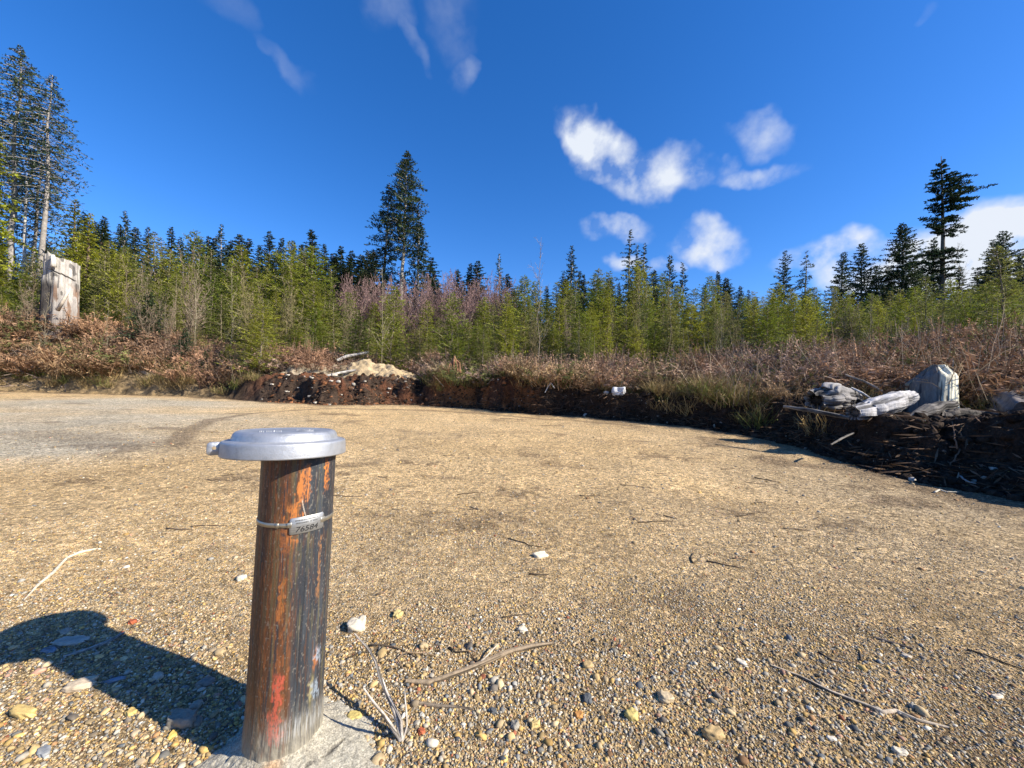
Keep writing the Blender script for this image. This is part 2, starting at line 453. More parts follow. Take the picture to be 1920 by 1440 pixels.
def pipe_mesh():
    na, nz = 420, 760
    r = .0845
    A = np.linspace(-180, 180, na, endpoint=False)          # degrees right of the camera-facing line
    H = np.linspace(0, 1, nz)
    a, h = np.meshgrid(A, H)
    z = ZB + (ZT - ZB) * h
    hh = (z - bz) / LAX                             # 0 ground, 1 cap
    ph = CAMANG + np.radians(a)
    mud = sst(.16, .02, hh + (vn(a * .15, hh * 30, 3) - .5) * .06)
    rr = r + .0006 * (fbm(a * .3, hh * 40, 4) - .5) + mud * .006 * fbm(a * .12, hh * 25, 6)
    x = bx + rr * np.cos(ph) ; y = by + rr * np.sin(ph)
    x, y = wl(x, y, z)
    V = np.stack([x - bx, y - by, z - bz], -1).reshape(-1, 3)
    st1 = fbm(a * .16, hh * 4.5, 11, 5); st2 = fbm(a * .55, hh * 14, 12, 4); st3 = fbm(a * .45, hh * 28, 13, 3); st4 = fbm(a * 2.0, hh * 11, 15, 3)
    black = np.array([.022, .025, .030]); blue = np.array([.040, .048, .056]); brown = np.array([.082, .035, .015])
    rust = np.array([.17, .058, .017]); orange = np.array([.46, .155, .032]); redp = np.array([.38, .075, .04]); olive = np.array([.10, .085, .04])
    white = np.array([.40, .41, .40]); mudc = np.array([.25, .225, .17])
    def mix(C, c, k): return C * (1 - k[..., None]) + c * k[..., None]
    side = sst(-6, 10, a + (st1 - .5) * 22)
    C = np.broadcast_to(brown, a.shape + (3,)).copy()
    C = mix(C, black, sst(.52, .64, st1) * .8)
    C = mix(C, rust, sst(.5, .62, st2) * sst(.3, .6, st3 + .1) * .8)
    C = mix(C, rust * 1.2, sst(.60, .72, vn(a * .5, hh * 45, 35)) * sst(.45, .6, fbm(a * .12, hh * 5, 37, 3)) * .7)
    C = mix(C, olive, sst(.55, .7, fbm(a * .3, hh * 3, 19, 3)) * .6)
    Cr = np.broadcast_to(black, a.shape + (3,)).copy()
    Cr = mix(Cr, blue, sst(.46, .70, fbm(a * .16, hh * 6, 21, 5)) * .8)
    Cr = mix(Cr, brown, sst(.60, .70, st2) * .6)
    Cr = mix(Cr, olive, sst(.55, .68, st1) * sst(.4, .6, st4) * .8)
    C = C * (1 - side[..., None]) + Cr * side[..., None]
    # fine light scratches
    C = mix(C, np.array([.17, .145, .11]), sst(.72, .84, st4) * .35 * sst(0, .3, 1 - abs(a) / 120))
    C = mix(C, np.array([.25, .22, .17]), sst(.79, .88, vn(a * .6, hh * 120, 25)) * .35)
    def streak(a0, w, h0, h1, c, jag=.8, k=1.0, sl=0.0):
        d = np.abs(a - a0 - sl * (hh - h0) + (st3 - .5) * w * 2 * jag + (vn(a * .1, hh * 90, 27) - .5) * w * 1.2) / w
        e = sst(h0 - .012, h0 + .012, hh + (st4 - .5) * .05) * sst(h1 + .012, h1 - .012, hh)
        return mix(C, np.array(c), sst(1.05, .55, d) * e * (.15 + .85 * sst(.36, .52, .6 * st4 + .4 * vn(a * .7, hh * 160, 33))) * k)
    C = streak(2, 7, .80, .96, orange, 1.1, .9, 30)
    C = streak(14, 4, .86, .97, orange, .5, .9)
    C = streak(-7, 8, .72, .84, orange, 1.2, .8)
    C = streak(-14, 11, .68, .79, rust * 1.3, 1.2, .8)
    C = streak(46, 5.5, .875, .985, orange, .4, 1.0)
    C = streak(-16, 5, .47, .60, orange * .8, .9, .7)
    C = streak(-13, 8.5, .09, .30, redp, .7, .95)
    C = streak(-22, 5, .11, .19, redp, .9, .8)
    C = streak(43, 5, .28, .34, orange * .7, .9, .8)
    C = streak(37, 6, .18, .25, olive * 2.4, .9, .8)
    C = streak(52, 8, .29, .34, np.array([.30, .35, .40]), .9, .7, -150)
    C = streak(52, 8, .17, .23, np.array([.26, .31, .36]), .9, .7, -150)
    C = streak(40, 3, .50, .72, np.array([.30, .14, .05]), .8, .7)
    # curved scratch above the tag
    sc = np.abs(a - (6 + 14 * np.clip(1 - (hh - .76) / .10, 0, 1) ** 1.5)); C = mix(C, np.array([.5, .42, .32]), sst(1.0, .3, sc) * sst(.755, .765, hh) * sst(.865, .85, hh) * .8)
    C = mix(C, np.array([.01, .012, .015]), sst(1.6, .5, np.abs(a - 14 - 10 * (hh - .3) + (st1 - .5) * 3)) * sst(.72, .68, hh) * .7)
    wk = sst(.17, .12, hh) * sst(.075, .10, hh) * sst(.50, .62, st4) * sst(-25, 0, a); C = mix(C, white, wk * .7)
    C = mix(C, mudc, sst(.2, .04, hh + (st4 - .5) * .16) * (.45 + .55 * sst(.4, .6, fbm(a * .8, hh * 20, 29, 3))))
    C = mix(C, mudc, sst(.06, .03, hh + (st3 - .5) * .03))
    i = np.arange(nz - 1)[:, None] * na; j = np.arange(na)[None]
    Q = np.stack([i + j, i + (j + 1) % na, i + na + (j + 1) % na, i + na + j], -1).reshape(-1, 4)
    m, nt, b = nodes('rusty_steel'); L = nt.links
    at_ = N(nt, 'ShaderNodeAttribute', attribute_name='col'); L.new(at_.outputs['Color'], b.inputs['Base Color'])
    b.inputs['Roughness'].default_value = .48; b.inputs['Specular IOR Level'].default_value = .45
    tc = N(nt, 'ShaderNodeTexCoord'); no = N(nt, 'ShaderNodeTexNoise', Scale=220.0, Detail=4.0); L.new(tc.outputs['Object'], no.inputs['Vector'])
    bp = N(nt, 'ShaderNodeBump', Strength=.35, Distance=.0015); L.new(no.outputs['Fac'], bp.inputs['Height']); L.new(bp.outputs['Normal'], b.inputs['Normal'])
    rr_ = N(nt, 'ShaderNodeMapRange'); rr_.inputs['To Min'].default_value = .35; rr_.inputs['To Max'].default_value = .75; L.new(no.outputs['Fac'], rr_.inputs['Value']); L.new(rr_.outputs['Result'], b.inputs['Roughness'])
    return mk_mesh('casing_pipe', V, Q, m, C.reshape(-1, 3), True)
obj('casing_pipe', pipe_mesh(), well)

def lathe(prof, na=160, noise=0.0, seed=1):
    prof = np.array(prof); n = len(prof)
    ph = np.linspace(0, 2 * np.pi, na, endpoint=False)
    rr = prof[:, 0][:, None] * (1 + noise * (fbm(np.cos(ph)[None] * 3 + np.arange(n)[:, None] * .3, np.sin(ph)[None] * 3, seed) - .5))
    V = np.stack([rr * np.cos(ph), rr * np.sin(ph), np.repeat(prof[:, 1][:, None], na, 1)], -1).reshape(-1, 3)
    i = np.arange(n - 1)[:, None] * na; j = np.arange(na)[None]
    Q = np.stack([i + j, i + (j + 1) % na, i + na + (j + 1) % na, i + na + j], -1).reshape(-1, 4)
    return V, Q

def alu_mat():
    m, nt, b = nodes('cast_aluminium'); L = nt.links
    tc = N(nt, 'ShaderNodeTexCoord')
    n1 = N(nt, 'ShaderNodeTexNoise', Scale=22.0, Detail=9.0, Roughness=.75); L.new(tc.outputs['Object'], n1.inputs['Vector'])
    r = ramp(nt, [(.3, (.26, .275, .29)), (.5, (.40, .41, .42)), (.72, (.46, .47, .48))]); L.new(n1.outputs['Fac'], r.inputs['Fac']); L.new(r.outputs['Color'], b.inputs['Base Color'])
    b.inputs['Metallic'].default_value = .6; b.inputs['Roughness'].default_value = .48
    n2 = N(nt, 'ShaderNodeTexNoise', Scale=260.0, Detail=3.0); L.new(tc.outputs['Object'], n2.inputs['Vector'])
    bp = N(nt, 'ShaderNodeBump', Strength=.35, Distance=.0012); L.new(n2.outputs['Fac'], bp.inputs['Height'])
    n3 = N(nt, 'ShaderNodeTexNoise', Scale=30.0, Detail=3.0); L.new(tc.outputs['Object'], n3.inputs['Vector'])
    b3 = N(nt, 'ShaderNodeBump', Strength=.25, Distance=.004); L.new(n3.outputs['Fac'], b3.inputs['Height']); L.new(bp.outputs['Normal'], b3.inputs['Normal']); L.new(b3.outputs['Normal'], b.inputs['Normal'])
    return m
ALU = alu_mat()
# the cap sits off-centre, pushed to the left as seen by the camera
left = np.array([math.cos(CAMANG - math.pi / 2), math.sin(CAMANG - math.pi / 2)])
CX, CY = bx + LEANX + left[0] * .031, by + LEANY + left[1] * .031
ZC = bz + LAX
prof = [(.1325, .004), (.1335, -.0005), (.1375, 0), (.139, .002), (.1385, .018), (.1375, .034), (.1370, .0385), (.1355, .0415), (.1335, .0425), (.1325, .0415), (.1310, .0415), (.128, .0430), (.1215, .0445), (.1190, .0455), (.1180, .0475), (.1165, .053), (.1145, .061),
        (.110, .0675), (.1045, .0705), (.100, .0705), (.096, .0690), (.060, .0695), (.02, .070), (.0005, .070)]
prof = [(a_, b_ * .84) for a_, b_ in prof]; _p = [prof[0]]
for a_, b_ in zip(prof[:-1], prof[1:]):
    for k_ in (.12, .88): _p.append((a_[0] + (b_[0] - a_[0]) * k_, a_[1] + (b_[1] - a_[1]) * k_))
    _p.append(b_)
V, Q = lathe(_p, 200)
V2, Q2 = lathe([(.1325, .004), (.130, .034), (.0005, .034)], 200)
cap = obj('well_cap', mk_mesh('well_cap', np.vstack([V, V2]), np.vstack([Q, Q2[:, ::-1] + len(V)]), ALU, None, True), well, (CX - bx, CY - by, ZC - bz))
cap.rotation_euler = (rad(.3), rad(-0.4), 0)
# lug with a bolt hole on the left rim
def lug_mesh():
    mb = MB()
    nn = 28; out = []; inn = []
    for k in range(nn):
        t = 2 * math.pi * k / nn
        sx, sy = math.cos(t), math.sin(t)
        p = 4.0
        ex = math.copysign(abs(sx) ** (2 / p), sx) * .016; ey = math.copysign(abs(sy) ** (2 / p), sy) * .0155
        out.append((ex, ey)); inn.append((.0045 * sx - .002, .0045 * sy + .001))
    out = np.array(out); inn = np.array(inn); hw = .005
    rings = []
    for (P, y) in ((inn, -hw), (out * .93, -hw), (out, -hw * .6), (out, hw * .6), (out * .93, hw), (inn, hw), (inn, -hw)):
        rings.append(np.stack([P[:, 0], np.full(nn, y), P[:, 1]], -1))
    V = np.vstack(rings); Qs = []
    for a in range(len(rings) - 1):
        for k in range(nn):
            Qs.append([a * nn + k, a * nn + (k + 1) % nn, (a + 1) * nn + (k + 1) % nn, (a + 1) * nn + k])
    return mk_mesh('mounting_lug', V, np.array(Qs), ALU, None, False)
lug = obj('mounting_lug', lug_mesh(), cap)
la = math.atan2(left[1], left[0]) + rad(4)
lug.location = (math.cos(la) * .1455, math.sin(la) * .1455, .0185)
lug.rotation_euler = (0, 0, la + math.pi)

def text_geo(body, size, extr):
    cu = bpy.data.curves.new('lettering', 'FONT'); cu.body = body; cu.size = size; cu.extrude = extr
    cu.align_x = 'CENTER'; cu.align_y = 'CENTER'; cu.resolution_u = 4
    o = bpy.data.objects.new('lettering', cu); COL.objects.link(o)
    dg = bpy.context.evaluated_depsgraph_get(); dg.update()
    me = bpy.data.meshes.new_from_object(o.evaluated_get(dg))
    bpy.data.objects.remove(o)
    return me
# worn raised casting marks on the cap's top: two short illegible rows of bars, and one below
def cap_marks(only):
    mb = MB(); rs = np.random.RandomState(3)
    right = -left; back = np.array([-math.cos(CAMANG), -math.sin(CAMANG)])
    def bar(u, v, w, d):
        c = right * u + back * v
        P = np.array([[-w, -d], [w, -d], [w, d], [-w, d]])
        top = np.array([c + right * p[0] + back * p[1] for p in P])
        Vv = np.vstack([np.c_[top, np.full(4, .0574)], np.c_[c + (top - c) * .8, np.full(4, .0612)]])
        Qq = [[4, 5, 6, 7], [0, 1, 5, 4], [1, 2, 6, 5], [2, 3, 7, 6], [3, 0, 4, 7]]
        mb.add(Vv, Qq)
    for row, (u0, v0, n) in enumerate(((-.055, -.045, 7), (.022, -.012, 6))):
        if row != only: continue
        for k in range(n):
            u = u0 + k * .0068
            bar(u - .0018, v0, .0008, .006)
            if k % 3 != 1: bar(u + .0012, v0, .0008, .006 if k % 2 else .003)
            if k % 2 == 0: bar(u, v0 + .0045, .0022, .0011)
    if only: bar(.040, -.052, .019, .0035)
    return mb.mesh('raised_lettering', ALU)
obj('raised_lettering', cap_marks(0), cap); obj('raised_lettering', cap_marks(1), cap)

# strap and number tag
def strap_mat(name, c, rough, met):
    m, nt, b = nodes(name); L = nt.links
    tc = N(nt, 'ShaderNodeTexCoord'); mp = N(nt, 'ShaderNodeMapping'); mp.inputs['Scale'].default_value = (1, 1, 14); L.new(tc.outputs['Object'], mp.inputs['Vector'])
    n1 = N(nt, 'ShaderNodeTexNoise', Scale=45.0, Detail=5.0); L.new(mp.outputs['Vector'], n1.inputs['Vector'])
    r = ramp(nt, [(.3, tuple(x * .65 for x in c)), (.7, c)]); L.new(n1.outputs['Fac'], r.inputs['Fac']); L.new(r.outputs['Color'], b.inputs['Base Color'])
    b.inputs['Metallic'].default_value = met; b.inputs['Roughness'].default_value = rough
    bp = N(nt, 'ShaderNodeBump', Strength=.2, Distance=.001); L.new(n1.outputs['Fac'], bp.inputs['Height']); L.new(bp.outputs['Normal'], b.inputs['Normal'])
    return m
STRAP = strap_mat('steel_strap', (.50, .45, .34), .4, .8)
TAGM = strap_mat('steel_tag', (.42, .42, .40), .42, .7)
def band(zc, hh_, r0, r1, a0, a1, na, tiltdeg=0.0, round_=0.0):
    A = np.linspace(a0, a1, na)
    rings = []
    for (rr, sgn) in ((r0, -1), (r1, -.9), (r1, .9), (r0, 1)):
        hz = np.full(na, hh_)
        if round_ > 0:
            e = np.minimum(A - a0, a1 - A) / round_
            hz = hh_ * (1 - .18 * np.clip(1 - e, 0, 1) ** 2)
        z = zc + sgn * hz + np.tan(rad(tiltdeg)) * np.radians(A - (a0 + a1) / 2) * .085
        ph = CAMANG + np.radians(A)
        x, y = wl(bx + rr * np.cos(ph), by + rr * np.sin(ph), z)
        rings.append(np.stack([x - bx, y - by, z - bz], -1))
    V = np.vstack(rings); Qs = []
    for k in range(3):
        for i in range(na - 1): Qs.append([k * na + i, k * na + i + 1, (k + 1) * na + i + 1, (k + 1) * na + i])
    Qs.append([0, na, 2 * na, 3 * na]); Qs.append([na - 1, 4 * na - 1, 3 * na - 1, 2 * na - 1])
    return V, np.array(Qs)
ZS = bz + LAX * .775
V, Q = band(ZS, .0052, .0848, .0862, -180, 180, 240)
V2, Q2 = band(ZS, .0060, .0860, .0876, -30, -26, 6)
obj('metal_strap', mk_mesh('metal_strap', np.vstack([V, V2]), np.vstack([Q, Q2 + len(V)]), STRAP, None, False), well)
TA0, TA1 = -10, 42
V, Q = band(ZS - .001, .0195, .0866, .0880, TA0, TA1, 60, 3.0, 2.5)
idt = obj('number_tag', mk_mesh('number_tag', V, Q, TAGM, None, False), well)
V, Q = band(ZS + .002, .0068, .0880, .0892, TA1 - 6, TA1 + 2, 8)
obj('strap_fold', mk_mesh('strap_fold', V, Q, STRAP), idt)
V, Q = band(ZS + .001, .0060, .0880, .0890, TA0 - 3, TA0 + 3, 8)
obj('strap_fold', mk_mesh('strap_fold', V, Q, STRAP), idt)
INK, nt, b = nodes('black_stamped_ink'); b.inputs['Base Color'].default_value = (.012, .012, .012, 1); b.inputs['Roughness'].default_value = .6
def wrap(me, ang0, z0, rr):
    Vv = np.zeros(len(me.vertices) * 3); me.vertices.foreach_get('co', Vv); Vv = Vv.reshape(-1, 3)
    ph = CAMANG + np.radians(ang0) + Vv[:, 0] / .088
    z = z0 + Vv[:, 1] + np.tan(rad(3)) * Vv[:, 0]
    R_ = rr + Vv[:, 2]
    x, y = wl(bx + R_ * np.cos(ph), by + R_ * np.sin(ph), z)
    me.vertices.foreach_set('co', np.stack([x - bx, y - by, z - bz], -1).astype(np.float32).ravel()); me.update()
me = text_geo('76584', .0175, .0004); me.materials.append(INK)
Vv = np.zeros(len(me.vertices) * 3); me.vertices.foreach_get('co', Vv); Vv = Vv.reshape(-1, 3); Vv[:, 0] = Vv[:, 0] * 1.15 + Vv[:, 1] * .22
me.vertices.foreach_set('co', Vv.ravel())
wrap(me, 15, ZS - .0100, .0885); obj('stamped_number', me, idt)
# two worn rows of small stamped text, too fine to read
mb = MB(); rs = np.random.RandomState(4)
for row, zz in enumerate((ZS + .0115, ZS + .0050)):
    u = -.026
    while u < .024:
        w = rs.uniform(.0008, .0016); hgt = rs.uniform(.0011, .0017)
        if rs.rand() > .12:
            ph = [CAMANG + rad(15) + q / .088 for q in (u - w / 2, u + w / 2)]
            zz2 = zz + math.tan(rad(3)) * u
            pts = []
            for (p, dz) in ((ph[0], -hgt), (ph[1], -hgt), (ph[1], hgt), (ph[0], hgt)):
                x, y = wl(bx + .0882 * math.cos(p), by + .0882 * math.sin(p), zz2 + dz); pts.append((x - bx, y - by, zz2 + dz - bz))
            mb.add(pts, [[0, 1, 2, 3]])
        u += w + .0007
ink2, nt, b = nodes('faint_stamped_grey'); b.inputs['Base Color'].default_value = (.07, .07, .065, 1); b.inputs['Roughness'].default_value = .6
obj('fine_print', mb.mesh('fine_print', ink2), idt)

# cement apron round the pipe
def apron():
    na, nr = 300, 90
    ph = np.linspace(-math.pi, math.pi, na, endpoint=False)
    t = np.linspace(0, 1, nr)
    P, T = np.meshgrid(ph, t)
    Rr = np.interp(P, [-math.pi, -2.4, -1.6, -.7, 0, .5, 1.1, 1.8, 2.5, math.pi], [.15, .22, .33, .35, .29, .19, .14, .12, .12, .15])
    Rr = Rr * (1 + (fbm(np.cos(P) * 2.2, np.sin(P) * 2.2, 101, 4) - .5) * .45 + (fbm(np.cos(P) * 9, np.sin(P) * 9, 102, 4) - .5) * .30)
    R_ = .080 + (Rr - .080) * T
    x = bx + R_ * np.cos(P); y = by + R_ * np.sin(P)
    h = .030 * np.exp(-T * 5) + .011 * (1 - T ** 2) + (fbm(x * 14, y * 14, 103, 4) - .5) * .009 * (1 - T ** 3) + (fbm(x * 120, y * 120, 104, 3) - .5) * .005 - .004 * T ** 3
    crack = seg_dist(x, y, [(bx - .02, by - .17), (bx + .05, by - .13), (bx + .13, by - .05), (bx + .15, by + .0)]) + (fbm(x * 60, y * 60, 107, 3) - .5) * .012
    h = h - .003 * sst(.003, .001, crack)
    z = ground_z(x, y) + h
    c0 = np.array([.43, .40, .31]); c1 = np.array([.31, .275, .21])
    n = fbm(x * 25, y * 25, 105, 4)[..., None]
    C = c0 * n + c1 * (1 - n)
    k = sst(.25, .0, T)[..., None] * .5; C = C * (1 - k) + np.array([.38, .34, .25]) * k
    k = .7 * sst(.003, .001, crack)[..., None]; C = C * (1 - k) + np.array([.05, .045, .04]) * k
    sp = sst(.035, .0, np.hypot(x - bx - .03, y - by + .095))[..., None] * .6; C = C * (1 - sp) + np.array([.40, .20, .07]) * sp
    V = np.stack([x, y, z], -1).reshape(-1, 3)
    i = np.arange(nr - 1)[:, None] * na; j = np.arange(na)[None]
    Q = np.stack([i + j, i + na + j, i + na + (j + 1) % na, i + (j + 1) % na], -1).reshape(-1, 4)
    mt = attr_mat('sandy_cement', .95, .1, (60, .7, 1.25), (260, .45, 1.5), (170, .8, .004))
    return mk_mesh('cement_apron', V, Q, mt, C.reshape(-1, 3), True), Rr[0]
me, APR = apron()
tag(obj('cement_apron', me), 'rough grey cement patch spread round the foot of the rusty well pipe', 'cement patch')
AP_PH = np.linspace(-math.pi, math.pi, 300, endpoint=False)
def in_apron(x, y, k=1.0):
    p = np.arctan2(y - by, x - bx); return np.hypot(x - bx, y - by) < np.interp(p, AP_PH, APR) * k

# ------------------------------------------------------------------ stones
def ico(sub):
    import bmesh
    bm = bmesh.new(); bmesh.ops.create_icosphere(bm, subdivisions=sub, radius=1.0)
    V = np.array([v.co[:] for v in bm.verts]); T = np.array([[v.index for v in f.verts] for f in bm.faces]); bm.free()
    return V, T
ICO1, ICO2, ICO4 = ico(1), ico(2), ico(4)
PAL = np.array([.98, .93, .82]) * np.array([(.46, .34, .17), (.42, .33, .20), (.38, .31, .22), (.50, .40, .25), (.50, .33, .12), (.58, .42, .16), (.34, .20, .10), (.33, .31, .27), (.26, .26, .25), (.20, .215, .225), (.11, .125, .145), (.17, .15, .13), (.62, .59, .52), (.50, .47, .41), (.36, .13, .07), (.45, .27, .20)])
PW = np.array([14, 14, 12, 9, 6, 4, 4, 7, 4, 2.5, 2.5, 6, 4, 6, .8, 2.5]); PW = PW / PW.sum()
PW2 = PW.copy(); PW2[7:12] *= 1.3; PW2 /= PW2.sum()

def rotm(rs, n, flat):
    ax = rs.uniform(0, 2 * np.pi, n)
    tl = rs.normal(0, flat, n); t2 = rs.normal(0, flat, n)
    c, s = np.cos(ax), np.sin(ax); z = np.zeros(n); o = np.ones(n)
    Rz = np.stack([c, -s, z, s, c, z, z, z, o], -1).reshape(n, 3, 3)
    c, s = np.cos(tl), np.sin(tl); Rx = np.stack([o, z, z, z, c, -s, z, s, c], -1).reshape(n, 3, 3)
    c, s = np.cos(t2), np.sin(t2); Ry = np.stack([c, z, s, z, o, z, -s, z, c], -1).reshape(n, 3, 3)
    return Rz @ Rx @ Ry

def scatter_pebbles(rs, n, geo, sz, pos, sink=.25, weights=PW, sq=(.38, .75)):
    V0, T0 = geo; nv = len(V0)
    x, y = pos
    n = len(x)
    S = sz[:, None] * np.stack([rs.uniform(.85, 1.35, n), rs.uniform(.65, 1.0, n), rs.uniform(sq[0], sq[1], n)], -1)
    R_ = rotm(rs, n, .3)
    jit = 1 + rs.normal(0, .11, (n, nv, 1))
    P = V0[None] * jit * S[:, None]
    P = np.einsum('nij,nvj->nvi', R_, P)
    z = ground_z(x, y) + S[:, 2] * (1 - 2 * sink) * .7
    P += np.stack([x, y, z], -1)[:, None]
    T = (T0[None] + (np.arange(n) * nv)[:, None, None]).reshape(-1, 3)
    C = PAL[rs.choice(len(PAL), n, p=weights)] * rs.uniform(.5, 1.25, (n, 1))
    C = C * (1 - .12 * (sst(-.1, .8, x) * sst(1.6, 1.0, y)))[:, None]
    return P.reshape(-1, 3), T, np.repeat(C, nv, 0)

def polar_scatter(rs, n, r0, r1, th0=-58, th1=56, p=1.0):
    u = rs.rand(n); r = (r0 ** p + u * (r1 ** p - r0 ** p)) ** (1 / p)
    th = np.radians(rs.uniform(th0, th1, n))
    return r * np.sin(th), r * np.cos(th)

rs = np.random.RandomState(21)
VV = []; TT = []; CC = []; off = 0
def acc(P, T, C):
    global off
    VV.append(P); TT.append(T + off); CC.append(C); off += len(P)
def keep(x, y, rs, ap=.95):
    m = ~in_apron(x, y, ap - .25 * rs.rand(len(x))) | (rs.rand(len(x)) < .03)
    m &= np.hypot(x - bx, y - by) > .1
    return x[m], y[m]
# coarse pebbles in the near field, in patches
x, y = polar_scatter(rs, 8000, .85, 2.1, p=1.2)
d = fbm(x * 2.3, y * 2.3, 201, 3) + .32 * (y < 1.35 + .05 * x) - .12 * sst(.9, 2.0, y) + .26 * sst(-.2, -.9, x) * sst(1.6, 1.2, y) + .08 * sst(.5, .1, np.abs(x - .05)) - .22 * sst(.6, 1.3, x)
m = d > .60 + .12 * rs.rand(len(x)); x, y = keep(x[m], y[m], rs, .82)
hf = len(x) // 3
acc(*scatter_pebbles(rs, 0, ICO2, (rs.lognormal(math.log(.0050), .42, hf) * (1 + .35 * sst(-.2, -.8, x[:hf]))).clip(.003, .019), (x[:hf], y[:hf]), .32, PW2))
acc(*scatter_pebbles(rs, 0, ICO1, rs.lognormal(math.log(.0052), .40, len(x) - hf).clip(.003, .014), (x[hf:], y[hf:]), .32, PW2))
x, y = polar_scatter(rs, 52000, .8, 2.6, p=1.2)
d = fbm(x * 2.3, y * 2.3, 201, 3) + .35 * sst(1.9, 1.1, y)
m = d > .48 + .2 * rs.rand(len(x)); x, y = keep(x[m], y[m], rs, .85)
acc(*scatter_pebbles(rs, 0, ICO1, rs.lognormal(math.log(.0034), .35, len(x)).clip(.002, .008), (x, y), .25))
x, y = polar_scatter(rs, 170000, .8, 3.6, p=1.0)
m = rs.rand(len(x)) < sst(4.2, 1.2, y) + .15; x, y = keep(x[m], y[m], rs, 1.0)
acc(*scatter_pebbles(rs, 0, ICO1, rs.lognormal(math.log(.0023), .3, len(x)).clip(.0013, .005), (x, y), .22))
# sparse stones farther out over the clearing
x, y = polar_scatter(rs, 9000, 2.2, 9.0, p=1.3)
acc(*scatter_pebbles(rs, 0, ICO1, rs.lognormal(math.log(.0055), .4, len(x)).clip(.003, .018), (x, y), .35))
print('pebble tris', sum(len(t) for t in TT))
tag(obj('gravel', mk_mesh('gravel', np.vstack(VV), np.vstack(TT), M['gravel'], np.vstack(CC), False)), 'loose mixed gravel and pebbles covering the near ground', 'gravel', kind='stuff')

def stone(px, py, w, asp, flat, c, label, group=None, seed=0, blocky=0.0, name='stone', cat='stone', rz=None, sink=.3, P=None):
    rs = np.random.RandomState(seed + int(px) * 7 + int(py))
    if P is None: P = hit(px, py)
    dist = P[1]
    R_ = w / 2 / F * dist / 1.05
    V, T = ICO4
    V = V.copy()
    if blocky > 0:
        mx = np.abs(V).max(1)[:, None]; V = V * (1 - blocky) + (V / mx) * blocky * .85
    f = fbm(V[:, 0] * 1.6 + seed, V[:, 1] * 1.6 + V[:, 2] * 1.3, seed + 3, 3) - .5
    f2 = fbm(V[:, 0] * 5 + seed, V[:, 1] * 5 + V[:, 2] * 4, seed + 5, 3) - .5
    V = V * (1 + f * (.55 + blocky * .4) + f2 * .16)[:, None]; V[:, 2] = np.minimum(V[:, 2], .70 + .6 * f); V = V * np.array([R_, R_ * asp, R_ * flat])
    a = rs.uniform(-.6, .6) if rz is None else rz
    C = np.array(c)[None] * (1 + .25 * (f2[:, None] + f[:, None]))
    me = mk_mesh(name, V, T, M['stone'], C, True)
    o = obj(name, me, None, (P[0], P[1], gz(P[0], P[1]) + R_ * flat * (1 - 2 * sink)))
    o.rotation_euler = (rs.uniform(-.15, .15), rs.uniform(-.15, .15), a)
    return tag(o, label, cat, group)

